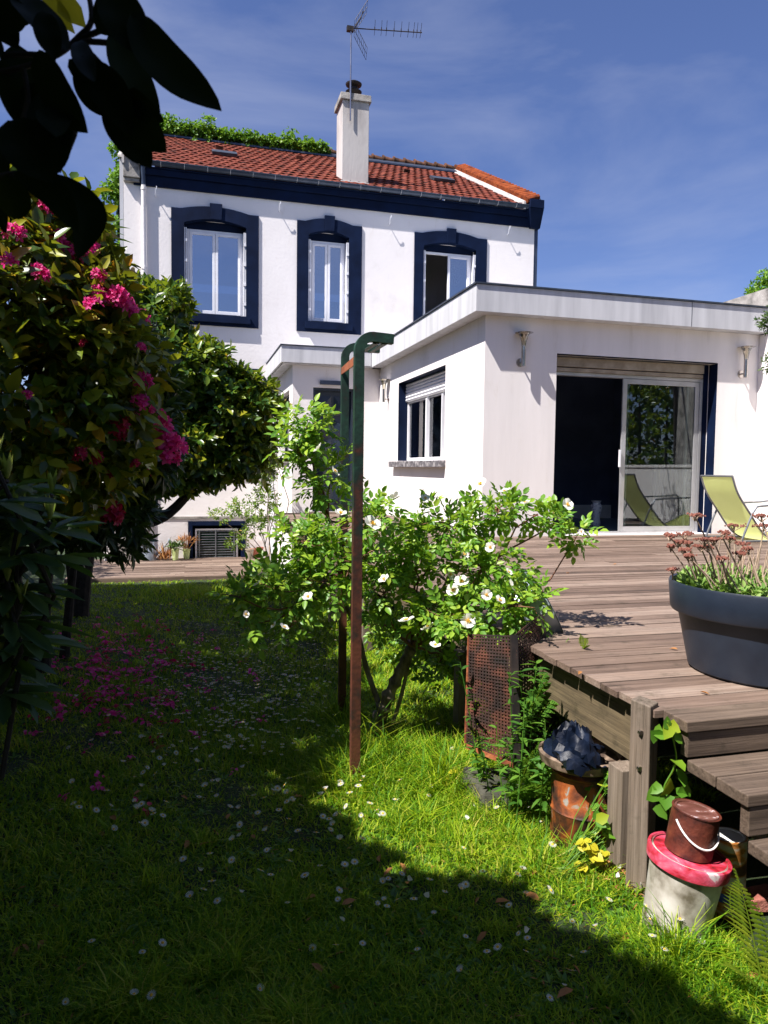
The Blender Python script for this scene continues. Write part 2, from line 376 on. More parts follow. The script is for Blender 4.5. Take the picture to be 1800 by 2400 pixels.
L_LAWN = leaf_mat('lawn_grass', [(.1, (.02, .08, .003)), (.36, (.06, .18, .006)), (.60, (.17, .32, .010)), (.85, (.36, .45, .018)), (1, (.48, .40, .09))], .55, .42, (.45, .6, .01), nscale=.8, spec=.2)
L_LWEED = leaf_mat('lawn_broadleaf', [(.1, (.03, .09, .010)), (.6, (.07, .17, .018)), (1, (.16, .28, .03))], .45, .3)
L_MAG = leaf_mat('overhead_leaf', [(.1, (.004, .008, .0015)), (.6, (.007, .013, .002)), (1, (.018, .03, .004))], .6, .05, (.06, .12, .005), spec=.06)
L_MAGY = leaf_mat('overhead_yellow_leaf', [(.1, (.30, .30, .02)), (1, (.5, .45, .03))], .5, .45, (.6, .55, .02))
L_DEAD = leaf_mat('fallen_leaf', [(.1, (.14, .05, .015)), (.6, (.34, .14, .04)), (1, (.50, .28, .10))], .7, .2, (.5, .2, .05))
F_MAG = leaf_mat('magenta_petal', [(.1, (.55, .010, .14)), (.6, (.78, .03, .27)), (1, (.85, .16, .42))], .6, .4, (.95, .06, .35))
F_RED = leaf_mat('crimson_petal', [(.1, (.30, .006, .04)), (1, (.50, .02, .09))], .6, .35, (.7, .02, .1))
F_WHITE = leaf_mat('white_petal', [(.1, (.74, .73, .66)), (1, (.84, .83, .78))], .6, .3, (.8, .8, .7))
F_YEL = mat('yellow_stamen', [(.3, (.65, .34, .02)), (.7, (.80, .52, .04))], 40, .8)
L_SEDUM = leaf_mat('sedum_leaf', [(.1, (.10, .22, .04)), (.6, (.20, .34, .07)), (1, (.34, .44, .12))], .5, .3)

n = LIME.node_tree; b = [q for q in n.nodes if q.type == 'BSDF_PRINCIPLED'][0]; o = [q for q in n.nodes if q.type == 'OUTPUT_MATERIAL'][0]
tr = n.nodes.new('ShaderNodeBsdfTranslucent'); tr.inputs[0].default_value = (.78, .84, .34, 1); ms = n.nodes.new('ShaderNodeMixShader'); ms.inputs[0].default_value = .6
n.links.new(b.outputs[0], ms.inputs[1]); n.links.new(tr.outputs[0], ms.inputs[2]); n.links.new(ms.outputs[0], o.inputs[0])

# ---------------------------------------------------------------- foliage helpers
def unit(a): return a / (np.linalg.norm(a, axis=-1, keepdims=True) + 1e-9)

def leaf_geo(P, D, N, Ln, Wd, curl=.18, fold=.22, shape=((.3, .95), (.65, .85))):
    """n leaves of 8 points each: base, two rows of three, tip"""
    P = np.asarray(P, float); n = len(P); D = unit(np.asarray(D, float)); N = np.asarray(N, float)
    S = unit(np.cross(D, N)); N = np.cross(S, D)
    Ln = np.broadcast_to(np.asarray(Ln, float), (n,))[:, None]; Wd = np.broadcast_to(np.asarray(Wd, float), (n,))[:, None]
    curl = np.broadcast_to(np.asarray(curl, float), (n,))[:, None]
    V = np.zeros((n, 8, 3))
    V[:, 0] = P
    for j, (t, ww) in enumerate(shape):
        mid = P + D * Ln * t - N * curl * Ln * t * t
        s_ = S * Wd * ww * .5
        V[:, 1 + 3 * j] = mid - s_ + N * Wd * fold * .5
        V[:, 2 + 3 * j] = mid - N * Wd * fold * .3
        V[:, 3 + 3 * j] = mid + s_ + N * Wd * fold * .5
    V[:, 7] = P + D * Ln - N * curl * Ln
    b = (np.arange(n) * 8)[:, None]
    T = np.concatenate([b + np.array(q) for q in ((0, 2, 1), (0, 3, 2), (4, 5, 7), (5, 6, 7))])
    Q = np.concatenate([b + np.array(q) for q in ((1, 2, 5, 4), (2, 3, 6, 5))])
    return V.reshape(-1, 3), T, Q

def lite_geo(P, D, N, Ln, Wd, fold=.25):
    P = np.asarray(P, float); n = len(P); D = unit(np.asarray(D, float)); S = unit(np.cross(D, N)); N = np.cross(S, D)
    Ln = np.broadcast_to(np.asarray(Ln, float), (n,))[:, None]; Wd = np.broadcast_to(np.asarray(Wd, float), (n,))[:, None]
    V = np.zeros((n, 4, 3)); V[:, 0] = P; V[:, 2] = P + D * Ln - N * Ln * .1
    V[:, 1] = P + D * Ln * .42 - S * Wd * .5 + N * Wd * fold; V[:, 3] = P + D * Ln * .42 + S * Wd * .5 + N * Wd * fold
    b = (np.arange(n) * 4)[:, None]
    T = np.concatenate([b + np.array((0, 2, 1)), b + np.array((0, 3, 2))])
    return V.reshape(-1, 3), T, np.zeros((0, 4), int)

class Geo:
    def __init__(s): s.V = []; s.T = []; s.Q = []; s.n = 0
    def add(s, g):
        V, T, Q = g
        s.V.append(V); s.T.append(T + s.n); s.Q.append(Q + s.n); s.n += len(V); return s
    def build(s, name, m, parent=None, smooth=True):
        me = np_mesh(name, np.concatenate(s.V), np.concatenate(s.T), np.concatenate(s.Q) if len(s.Q) else None, smooth)
        return link(name, me, m, parent)

def whorls(P, D, k, Ln, Wd, spread=1.0, along=.05, curl=.2, geo=leaf_geo, jit=.35, lnvar=.3, fold=.22):
    """k leaves round each shoot P with direction D"""
    n = len(P); D = unit(D)
    a = unit(np.cross(D, rng.normal(size=(n, 3)))); b = np.cross(D, a)
    G = Geo()
    for j in range(k):
        th = j * 2.399 + rng.random(n) * .6
        rad = a * np.cos(th)[:, None] + b * np.sin(th)[:, None]
        sp = spread * (1.15 - .55 * j / max(k - 1, 1))
        d = unit(D + rad * sp + rng.normal(size=(n, 3)) * jit * .4 + np.array([0, 0, -.12]))
        p = P + D * (along * (j / max(k - 1, 1)))[..., None] if np.ndim(along) else P + D * along * (j / max(k - 1, 1)) + rad * .004
        ln = Ln * (1 + rng.normal(size=n) * lnvar * .5); ln = np.clip(ln, Ln * .4, Ln * 1.6)
        N = unit(D * 1.0 - rad * .3 + np.array([0, 0, .6]) + rng.normal(size=(n, 3)) * jit)
        if geo is leaf_geo: G.add(leaf_geo(p, d, N, ln, Wd * ln / Ln, curl * (.4 + 1.2 * rng.random(n)), fold))
        else: G.add(lite_geo(p, d, N, ln, Wd * ln / Ln, fold))
    return np.concatenate(G.V), np.concatenate(G.T), np.concatenate(G.Q)

def blob_pts(blobs, shell=.35, skip=.72, up=.35, lump=.16):
    """shoot positions and directions over a union of ellipsoids: (cx,cy,cz,rx,ry,rz,n)"""
    PP = []; DD = []
    for i, (cx, cy, cz, rx, ry, rz, n) in enumerate(blobs):
        d = unit(rng.normal(size=(n, 3)))
        ph = rng.random(3) * 6
        lm = 1 + lump * (np.sin(d[:, 0] * 5 + ph[0]) * np.sin(d[:, 1] * 5 + ph[1]) + .6 * np.sin(d[:, 2] * 9 + ph[2]))
        r_ = (1 - shell * rng.random(n) ** 1.5) * lm
        p = np.array([cx, cy, cz]) + d * np.array([rx, ry, rz]) * r_[:, None]
        o = unit(d / np.array([rx, ry, rz]))
        keep = np.ones(n, bool)
        for j, (ax, ay, az, bx, by, bz, _) in enumerate(blobs):
            if j == i: continue
            q = (p - np.array([ax, ay, az])) / np.array([bx, by, bz])
            keep &= ~((q ** 2).sum(1) < skip ** 2)
        PP.append(p[keep]); DD.append(unit(o[keep] + np.array([0, 0, up]) + rng.normal(size=(keep.sum(), 3)) * .3))
    return np.concatenate(PP), np.concatenate(DD)

def limb(mb, p0, p1, r0, r1, bend=.12, n=7, seg=7, wob=.03):
    p0 = np.array(p0, float); p1 = np.array(p1, float); L_ = np.linalg.norm(p1 - p0)
    off = rng.normal(size=3) * bend * L_; pts = []; rr = []
    for i in range(n):
        t = i / (n - 1)
        pts.append(p0 * (1 - t) + p1 * t + off * math.sin(t * math.pi) + (rng.normal(size=3) * wob * L_ if 0 < i < n - 1 else 0))
        rr.append(r0 * (1 - t) + r1 * t)
    mb.tube(pts, rr, seg); return pts

def branches(mb, root, P, k, r0, r1, bend=.1):
    for i in rng.choice(len(P), min(k, len(P)), replace=False):
        limb(mb, np.array(root) + rng.normal(size=3) * .03, P[i], r0, r1, bend, 6, 5)

def gz(y): return -0.045 * min(max(y - 2.0, 0.0), 13.5)
def gzv(y): return -0.045 * np.clip(y - 2.0, 0, 13.5)

def on_ground(px, py):
    p = at(px, py, Z=0.0)
    for _ in range(6): p = at(px, py, Z=gz(p[1]))
    return p

# ================================================================ SETTING
def build_ground():
    xs = np.concatenate([[-400, -120, -40, -15], np.linspace(-8, 12, 101), [20, 50, 130, 400]])
    ys = np.concatenate([[-400, -100, -30, -10], np.linspace(-4, 24, 141), [35, 70, 160, 600]])
    X, Y = np.meshgrid(xs, ys)
    Z = gzv(Y) + .012 * np.sin(X * 3.1 + 1) * np.sin(Y * 2.3) + .008 * np.sin(X * 7 + Y * 5)
    V = np.stack([X, Y, Z], -1).reshape(-1, 3); nx = len(xs); ny = len(ys)
    i = (np.arange(ny - 1)[:, None] * nx + np.arange(nx - 1)[None]).reshape(-1)
    Q = np.stack([i, i + 1, i + nx + 1, i + nx], -1)
    m, n, b, o = new_mat('earth_under_grass')
    t = noise(n, 3.5, 9, .7); t2 = noise(n, 45, 6, .7)
    r = ramp(n, [(.30, (.010, .022, .004)), (.50, (.022, .045, .008)), (.66, (.05, .06, .018)), (.82, (.13, .10, .05))]); n.links.new(t.outputs['Fac'], r.inputs[0])
    r2 = ramp(n, [(.3, (.45, .45, .45)), (.7, (1.3, 1.3, 1.3))]); n.links.new(t2.outputs['Fac'], r2.inputs[0])
    mxx = n.nodes.new('ShaderNodeMix'); mxx.data_type = 'RGBA'; mxx.blend_type = 'MULTIPLY'; mxx.inputs[0].default_value = 1
    n.links.new(r.outputs[0], mxx.inputs[6]); n.links.new(r2.outputs[0], mxx.inputs[7]); n.links.new(mxx.outputs[2], b.inputs['Base Color']); b.inputs['Roughness'].default_value = 1
    bp = n.nodes.new('ShaderNodeBump'); bp.inputs['Strength'].default_value = .8; bp.inputs['Distance'].default_value = .03; n.links.new(t2.outputs['Fac'], bp.inputs['Height']); n.links.new(bp.outputs[0], b.inputs['Normal'])
    g = link('ground', np_mesh('ground', V, None, Q), m); tag(g, kind='structure')
build_ground()

# ================================================================ HOUSE
YH = 17.2
house = thing('house', 'two-storey white rendered house with navy window surrounds and red tiled roof', 'house', (3.6, YH, -.6))
W1 = (-.06, 1.31, 5.08, 7.22); W2 = (2.75, 3.72, 5.08, 7.22); W3 = (5.59, 6.96, 5.08, 7.22)
WG = (-.30, 1.62, 1.37, 3.80); WB = (.09, 1.22, -.53, .29)
hw = MB()
hw.wall(-1.34, 8.55, -.6, 7.83, YH, YH + .35, [W1, W2, W3, WG, WB])
hw.box(-1.34, -.99, YH + .35, 27.2, -.6, 7.83); hw.box(8.2, 8.55, YH + .35, 27.2, -.6, 7.83)
hw.box(-.99, 8.2, 26.9, 27.2, -.6, 7.83)
hw.box(-.99, 8.2, YH + .35, 26.9, 4.2, 4.4)      # upper floor slab
hw.build('wall', PLASTER, house)
for x0, x1 in ((-1.34, -1.0), (8.2, 8.55)):
    gab = MB(); gab.add([(x0, YH, 7.83), (x0, 27.2, 7.83), (x0, 27.2, 8.2), (x0, 22.2, 11.05), (x0, YH, 8.2), (x1, YH, 7.83), (x1, 27.2, 7.83), (x1, 27.2, 8.2), (x1, 22.2, 11.05), (x1, YH, 8.2)],
            [(0, 1, 2, 3, 4), (9, 8, 7, 6, 5), (0, 5, 6, 1), (1, 6, 7, 2), (2, 7, 8, 3), (3, 8, 9, 4), (4, 9, 5, 0)])
    gab.build('gable', PLASTER, house)
led = MB().box(-1.3, 2.0, YH - .05, YH, .44, .49); led.build('ledge', CONC, house)
bas = MB(); bas.wall(-1.3, 2.0, -.6, .436, YH - .03, YH - .002, [(WB[0] - .09, WB[1] + .09, -.6, WB[3] + .09)]); bas.build('basement_render', BASEW, house)

# cornice band with its mouldings, gutter, pipe
cor = MB(); cor.box(-1.13, 8.55, YH - .045, YH - .001, 7.80, 8.03); cor.box(-.98, 8.50, YH - .085, YH - .001, 8.034, 8.17)
cor.box(-.98, 8.50, YH - .12, YH - .001, 8.174, 8.20)
cor.box(8.28, 8.66, YH - .30, YH + .1, 8.21, 8.42)
cor.hexa([(8.40, YH - .1, 7.78), (8.66, YH - .1, 7.78), (8.66, YH + .1, 7.78), (8.40, YH + .1, 7.78)], [(8.28, YH - .29, 8.205), (8.66, YH - .29, 8.205), (8.66, YH + .1, 8.205), (8.28, YH + .1, 8.205)])
cor.build('cornice', NAVY, house, .006)
kn = MB(); kn.box(-1.335, -.99, YH - .14, YH + .1, 7.92, 8.50); kn.box(-1.33, -1.0, YH - .10, YH + .1, 7.84, 7.915); kn.build('kneeler_stone', CONC, house, .01)
gut = MB(); n_ = 10
prof = [(YH - .14 + .075 * math.cos(a) , 8.285 - .075 * math.sin(a)) for a in np.linspace(0, math.pi, n_)]
vs = []; fs = []
for x in (-1.0, 8.28):
    for (y, z) in prof: vs.append((x, y, z))
    for (y, z) in prof[::-1]: vs.append((x, (y - (YH - .14)) * .92 + YH - .14, (z - 8.285) * .92 + 8.286))
k = 2 * n_
fs = [(i, (i + 1) % k, k + (i + 1) % k, k + i) for i in range(k)] + [tuple(range(k)), tuple(range(k, 2 * k))[::-1]]
gut.add(vs, fs, False)
gut.tube([(-1.0, YH - .218, 8.29), (8.28, YH - .218, 8.29)], .010, 6)
g_ = gut.build('gutter', GUTTER, house)
for x in np.arange(-.55, 8.2, .5):
    gs = MB()
    pts = [(x, YH - .14 + .080 * math.cos(a), 8.287 - .080 * math.sin(a)) for a in np.linspace(.1, math.pi, 8)]
    gs.tube(pts, .007, 5); gs.build('gutter_bracket', ZINC, house)
dp = MB(); dp.tube([(-.93, YH - .13, 8.22), (-.93, YH - .12, 8.12), (-.925, YH - .085, 7.95), (-.92, YH - .075, 7.8)], .055, 10); dp.build('downpipe_head', GUTTER, house)
dp = MB(); dp.tube([(-.92, YH - .075, 7.8), (-.90, YH - .075, 0.0)], .05, 12)
for z in (7.72, 6.0, 4.2): dp.tube([(-.915, YH - .075, z - .03), (-.915, YH - .075, z + .03)], .062, 12)
dp.build('downpipe', PLASTER, house)
ep = MB().box(8.553, 8.66, YH + .02, YH + .14, 3.6, 7.78); ep.build('corner_pipe', GUTTER, house)
ep = MB().box(-1.42, -1.345, YH + .0, YH + .5, 3.0, 8.45); ep.build('corner_flashing', ZINC, house)
for hx, hz in ((-.66, 7.70), (2.06, 7.66), (4.70, 7.62), (7.79, 7.67)):
    b_ = MB(); b_.tube([(hx, YH, hz - .10), (hx, YH - .12, hz - .09), (hx, YH - .15, hz + .03)], .011, 6); b_.tube([(hx + .02, YH - .14, hz + .0), (hx + .02, YH - .15, hz + .08)], .01, 6)
    b_.build('hook', PVC, house)

def arch_window(win, key, outer, opened=False, blind=False, seed=0):
    x0, x1, z0, z1 = win; ox0, ox1 = outer; cx = (x0 + x1) / 2
    sb = z1 - .12
    inner = lambda x: sb + .12 * max(0, 1 - ((x - cx) / ((x1 - x0) / 2)) ** 2)
    def outer_z(x):
        q = (x - cx) / ((ox1 - ox0) / 2 - .22)
        return 7.40 + (.10 * (1 - q * q) if abs(q) < 1 else 0)
    s = MB(); yf, yb = YH - .035, YH - .001
    xs = np.linspace(ox0, ox1, 41); xs = sorted(set(list(xs) + [x0, x1]))
    def col(xa, xb, za, zb, zc, zd):
        s.add([(xa, yf, za), (xb, yf, zb), (xb, yf, zd), (xa, yf, zc)], [(0, 1, 2, 3)])
        s.add([(xa, yf, za), (xb, yf, zb), (xb, YH + .14, zb), (xa, YH + .14, za)], [(3, 2, 1, 0)])
        s.add([(xa, yf, zc), (xb, yf, zd), (xb, yb, zd), (xa, yb, zc)], [(0, 1, 2, 3)])
    for a, b in zip(xs[:-1], xs[1:]):
        m_ = (a + b) / 2
        if m_ < x0 or m_ > x1: col(a, b, 4.85, 4.85, outer_z(a), outer_z(b))
        else:
            col(a, b, inner(a), inner(b), outer_z(a), outer_z(b)); col(a, b, 4.85, 4.85, z0 + .0, z0 + .0)
            # lintel soffit behind the arch
            s.add([(a, YH + .14, inner(a)), (b, YH + .14, inner(b)), (b, YH + .14, z1 + .01), (a, YH + .14, z1 + .01)], [(0, 1, 2, 3)])
    for xe in (ox0, ox1): s.add([(xe, yf, 4.85), (xe, yb, 4.85), (xe, yb, 7.4), (xe, yf, 7.4)], [(0, 1, 2, 3)])
    for xe in (x0, x1): s.add([(xe, yf, z0), (xe, YH + .14, z0), (xe, YH + .14, sb), (xe, yf, sb)], [(0, 1, 2, 3)])
    s.box(x0 - .08, x1 + .09, YH - .11, YH - .036, 4.92, z0 + .003)          # projecting sill
    s.box(x0 + .002, x1 - .002, YH - .034, YH + .16, z0 - .03, z0 + .002)
    k0, k1 = key
    s.hexa([(k0 + .02, yf - .03, inner((k0 + k1) / 2) + .0), (k1 - .02, yf - .03, inner((k0 + k1) / 2) + .0), (k1 - .02, yb, inner((k0 + k1) / 2)), (k0 + .02, yb, inner((k0 + k1) / 2))],
           [(k0, yf - .03, 7.565), (k1, yf - .03, 7.565), (k1, yb, 7.565), (k0, yb, 7.565)])
    wn = s.build('window', NAVY, house)
    fy0, fy1 = YH + .15, YH + .21; top = z1 - .20
    f = MB(); f.frame(x0 + .06, x1 - .06, z0 + .004, top, fy0, fy1, .055)
    xa, xb, za, zb = x0 + .115, x1 - .115, z0 + .06, top - .055; xm = (xa + xb) / 2
    s2_ = MB(); s2_.box(x0 + .001, x1 - .001, fy0 + .03, fy1, top + .001, z1); s2_.build('shade_fill', NAVY, wn)  # dark filler stands in for the deep shade above the frame
    f.frame(xm + .004, xb, za, zb, fy0 - .02, fy1 - .02, .06, .075)
    if not opened: f.frame(xa, xm - .004, za, zb, fy0 - .02, fy1 - .02, .06, .075)
    f.build('frame', PVC, wn, .006)
    p = MB()
    if not opened: p.box(xa + .061, xm - .066, fy0, fy0 + .012, za + .076, zb - .061)
    p.box(xm + .066, xb - .061, fy0, fy0 + .012, za + .076, zb - .061)
    p.build('pane', GLASS_UP, wn)
    for side in (0, 1):
        sh = MB()
        for j in range(2):
            d = .012 + j * .032
            xx = x0 + d if side == 0 else x1 - d
            lean = .05 if (side == 1 and opened) else 0
            sh.hexa([(xx - .011 - lean, YH + .0, z0 + .03), (xx + .011 - lean, YH + .0, z0 + .03), (xx + .011, YH + .13, z0 + .03), (xx - .011, YH + .13, z0 + .03)],
                    [(xx - .011, YH + .0, top - .02), (xx + .011, YH + .0, top - .02), (xx + .011, YH + .13, top - .02), (xx - .011, YH + .13, top - .02)])
        for z in np.linspace(z0 + .3, top - .3, 4):
            xx = x0 + .03 if side == 0 else x1 - .03
            sh.box(xx - .03, xx + .03, YH - .018, YH - .002, z - .03, z + .03)
        sh.build('shutter', PVC, wn)
    if blind:
        MB().box(xa, xb, fy1 + .03, fy1 + .035, z0 + (z1 - z0) * .56, zb).build('blind', WHITE, wn)
    else:
        pass
    return wn
arch_window(W1, (.50, .775), (-.34, 1.595))
arch_window(W2, (3.13, 3.37), (2.48, 4.035), blind=True)
arch_window(W3, (6.18, 6.42), (5.35, 7.25), opened=True)
# ground floor window behind the camellia, basement window
s = MB(); s.frame(WG[0] - .1, WG[1] + .001, WG[2] - .001, WG[3] + .12, YH - .03, YH - .002, .16, .02)
s.box(WG[0], WG[1], YH + .22, YH + .25, WG[2], WG[3])
gw = s.build('window', NAVY, house)
MB().frame(WG[0] + .06, WG[1] - .16, WG[2] + .05, WG[3] - .05, YH + .16, YH + .21, .06).build('frame', DOORM, gw)
s = MB(); s.frame(WB[0] - .085, WB[1] + .085, -.6, WB[3] + .085, YH - .045, YH - .031, .09, .03); s.frame(WB[0], WB[1], -.6, WB[3], YH - .03, YH + .1, .02)
bw = s.build('window', NAVY, house)
MB().frame(WB[0] + .07, WB[1] - .09, -.52, WB[3] - .09, YH + .02, YH + .06, .04).build('frame', PVC, bw)
s = MB()
for z in np.linspace(-.46, .13, 11): s.tube([(WB[0] + .11, YH + .01, z), (WB[1] - .13, YH + .01, z)], .0055, 6)
for x in (WB[0] + .16, .62, WB[1] - .18): s.box(x - .012, x + .012, YH - .012, YH + .0, -.5, .16)
s.build('grille', GREYT, bw)
MB().box(WB[0] + .1, WB[1] - .12, YH + .065, YH + .075, -.5, .17).build('pane', mat('dark_green_glass', [(.4, (.004, .012, .010)), (.7, (.015, .04, .03))], 5, .15), bw)

# ---- roof
EY, EZ, RY, RZ = YH - .10, 8.33, 22.2, 11.08
def roof_tiles():
    x0, x1 = -.92, 8.14
    nrow = 15; per = 11; wv = .205; nx = int((x1 - x0) / wv * 8) + 1
    xs = np.linspace(x0, x1, nx)
    ln = math.hypot(RY - EY, RZ - EZ); dy, dz = (RY - EY) / ln, (RZ - EZ) / ln; ny_, nz_ = -dz, dy
    rows = []
    for r_ in range(nrow):
        ph = (r_ % 2) * wv / 2
        jx = .004 * np.sin(xs * 1.7 + r_)
        for u in (0.0, .02, .25, .5, .75, .98):
            s_ = (r_ + u) / nrow * ln
            c = np.cos(2 * math.pi * (xs + ph) / wv)
            h = .018 * (c > .15) * (c - .15) + .012 * (1 - u) * 1.6
            if u == 0.0: h = h * 0 + .002
            # the curved nose of each tile
            s2 = s_ - (.018 * np.maximum(0, np.cos(2 * math.pi * (xs + ph) / wv)) if 0 < u < .5 else 0)
            h = h + jx
            rows.append(np.stack([xs, EY + dy * s2 + ny_ * h, EZ + dz * s2 + nz_ * h], -1))
    V = np.concatenate(rows); ny = len(rows)
    i = (np.arange(ny - 1)[:, None] * nx + np.arange(nx - 1)[None]).reshape(-1)
    Q = np.stack([i, i + 1, i + nx + 1, i + nx], -1)
    rf = link('roof', np_mesh('roof', V, None, Q, False), TILE, house)
    MB().add([(x0, RY, RZ), (x1, RY, RZ), (x1, 27.3, 8.2), (x0, 27.3, 8.2)], [(3, 2, 1, 0)]).build('rear_slope', TILE, rf)
    return rf, (dy, dz, ny_, nz_, ln)
roof, (dy, dz, ny_, nz_, rln) = roof_tiles()
def on_roof(x, s_, h): return (x, EY + dy * s_ + ny_ * h, EZ + dz * s_ + nz_ * h)
rb = MB()      # grey flashing band below the ridge
rb.hexa([on_roof(-.95, rln - .42, .03), on_roof(8.3, rln - .42, .03), on_roof(8.3, rln, .03), on_roof(-.95, rln, .03)], [on_roof(-.95, rln - .40, .07), on_roof(8.3, rln - .40, .07), on_roof(8.3, rln, .09), on_roof(-.95, rln, .09)])
rb.build('ridge_flashing', GUTTER, roof)
rt = MB()
for x in np.arange(-.95, 8.4, .34):
    pts = [(x, RY, RZ + .10), (x + .30, RY, RZ + .075)]
    rt.tube(pts, [.115, .095], 10); rt.tube([(x - .02, RY, RZ + .10), (x + .03, RY, RZ + .10)], .135, 10)
rt.build('ridge_tile', TILEM, roof)
def coping(xa, xb, m_tile):
    c = MB(); yy0, yy1 = YH - .18, RY + .15
    L0 = math.hypot(yy1 - yy0, (yy1 - yy0) * dz / dy)
    z = lambda y: EZ + (y - EY) * dz / dy
    for s0, s1, h in ((xa, xa + .05, .10), (xb - .04, xb, .20)):
        c.hexa([(s0, yy0, z(yy0) - .1), (s1, yy0, z(yy0) - .1), (s1, yy1, z(yy1) - .1), (s0, yy1, z(yy1) - .1)], [(s0, yy0, z(yy0) + h), (s1, yy0, z(yy0) + h), (s1, yy1, z(yy1) + h), (s0, yy1, z(yy1) + h)])
    c.hexa([(xa - .09, yy0 + .1, z(yy0 + .1) + .0), (xa - .002, yy0 + .1, z(yy0 + .1) + .0), (xa - .002, yy1, z(yy1) + .0), (xa - .09, yy1, z(yy1))], [(xa - .09, yy0 + .1, z(yy0 + .1) + .045), (xa - .002, yy0 + .1, z(yy0 + .1) + .06), (xa - .002, yy1, z(yy1) + .06), (xa - .09, yy1, z(yy1) + .045)])
    cp = c.build('gable_coping', CHIM, roof)
    t = MB()
    for y in np.arange(yy0, yy1 - .1, .19):
        a = np.array([xa + .05, y, z(y) + .13]); b = np.array([xb - .045, y + .05, z(y + .05) + .23])
        t.tube([a, b], [.085, .075], 8)
    t.build('coping_tile', m_tile, cp) if False else t.build('coping_tile', m_tile, roof)
coping(8.16, 8.62, TILE2); coping(-1.36, -.98, TILE2)
for x, s_ in ((.62, 2.35), (6.55, 2.55)):
    sk = MB(); sk.hexa([on_roof(x, s_, .03), on_roof(x + .62, s_, .03), on_roof(x + .62, s_ + .45, .03), on_roof(x, s_ + .45, .03)], [on_roof(x, s_, .10), on_roof(x + .62, s_, .10), on_roof(x + .62, s_ + .45, .10), on_roof(x, s_ + .45, .10)])
    so = sk.build('skylight', CAPM, roof)
for x, s_ in ((.75, 3.6), (2.9, 3.7), (6.0, 3.75)):
    v_ = MB().hexa([on_roof(x, s_, .03), on_roof(x + .18, s_, .03), on_roof(x + .16, s_ + .2, .03), on_roof(x + .02, s_ + .2, .03)], [on_roof(x, s_, .11), on_roof(x + .18, s_, .11), on_roof(x + .16, s_ + .2, .05), on_roof(x + .02, s_ + .2, .05)])
    v_.build('roof_vent', TILEM, roof)
CX0, CX1, CY0, CY1 = 3.585, 4.235, 17.42, 18.12
ch = MB(); ch.box(CX0, CX1, CY0, CY1, 8.2, 10.40); ch.box(CX0 - .03, CX1 + .02, CY0 - .025, CY1 + .02, 8.2, 8.52)
chim = ch.build('chimney', CHIM, house, .008)
MB().hexa([(CX0 - .06, CY0 - .05, 10.40), (CX1 + .05, CY0 - .05, 10.40), (CX1 + .05, CY1 + .05, 10.40), (CX0 - .06, CY1 + .05, 10.40)], [(CX0 - .05, CY0 - .04, 10.56), (CX1 + .04, CY0 - .04, 10.56), (CX1 + .04, CY1 + .04, 10.56), (CX0 - .05, CY1 + .04, 10.56)]).build('chimney_cap', CONC, chim, .01)
fl = MB(); c = (3.93, 17.78, 10.56)
fl.lathe(c, [(.14, 0), (.14, .07), (.11, .09), (.11, .15), (.19, .20), (.20, .225), (.11, .27), (.10, .33), (.19, .38), (.20, .41), (.10, .47), (.0, .49)], 20)
fl.build('flue_pot', BLACKM, chim)
fsk = MB(); fsk.hexa([(CX0 - .35, CY0 - .12, 8.33), (CX1 + .1, CY0 - .12, 8.33), (CX1 + .1, CY0 + .1, 8.43), (CX0 - .35, CY0 + .25, 8.52)], [(CX0 - .35, CY0 - .12, 8.37), (CX1 + .1, CY0 - .12, 8.37), (CX1 + .1, CY0 + .1, 8.47), (CX0 - .35, CY0 + .25, 8.58)])
fsk.build('chimney_flashing', CHIM, chim)

# ---- aerial
ant = thing('tv_antenna', 'thin metal television aerial on a mast above the tall chimney', 'antenna', (3.76, 17.5, 10.5))
MB().tube([(3.76, 17.36, 9.9), (3.76, 17.36, 12.0)], .02, 8).build('mast', STEEL, ant)
b0 = np.array([3.70, 17.36, 12.02]); b1 = np.array([5.42, 17.05, 12.02]); bd = unit(b1 - b0)
bm_ = MB(); bm_.tube([b0, b1], .012, 6); bm_.box(3.66, 3.82, 17.32, 17.42, 11.95, 12.06); bm_.build('boom', BLACKM, ant)
el_ = MB(); sd = np.cross(bd, (0, 0, 1))
for t in (.62, .78, .9, 1.08, 1.25, 1.42, 1.55, 1.63, 1.72):
    p = b0 + bd * t; tilt = np.array([0, 0, .13]); el_.tube([p - sd * .16 - tilt * .3, p + sd * .0 + tilt * 0, p + sd * .16 + tilt], .005, 5); el_.tube([p, p + np.array([.0, 0, .06])], .012, 5)
el_.build('director', BLACKM, ant)
rf_ = MB()
for sg in (1, -1):
    o_ = b0 + bd * .14
    for j in range(8):
        u = j / 7
        p = o_ + np.array([.30 * u, 0, sg * (.04 + .50 * u)])
        rf_.tube([p - sd * .25, p + sd * .25], .004, 5)
    for e in (-.25, 0, .25): rf_.tube([o_ + sd * e + np.array([0, 0, sg * .04]), o_ + sd * e + np.array([.30, 0, sg * .54])], .006, 5)
rf_.tube([o_, o_ + np.array([.15, 0, .0]) + sd * .1 + np.array([0, 0, .2]), o_ + np.array([.2, 0, .42])], .012, 6)
rf_.build('reflector', BLACKM, ant)

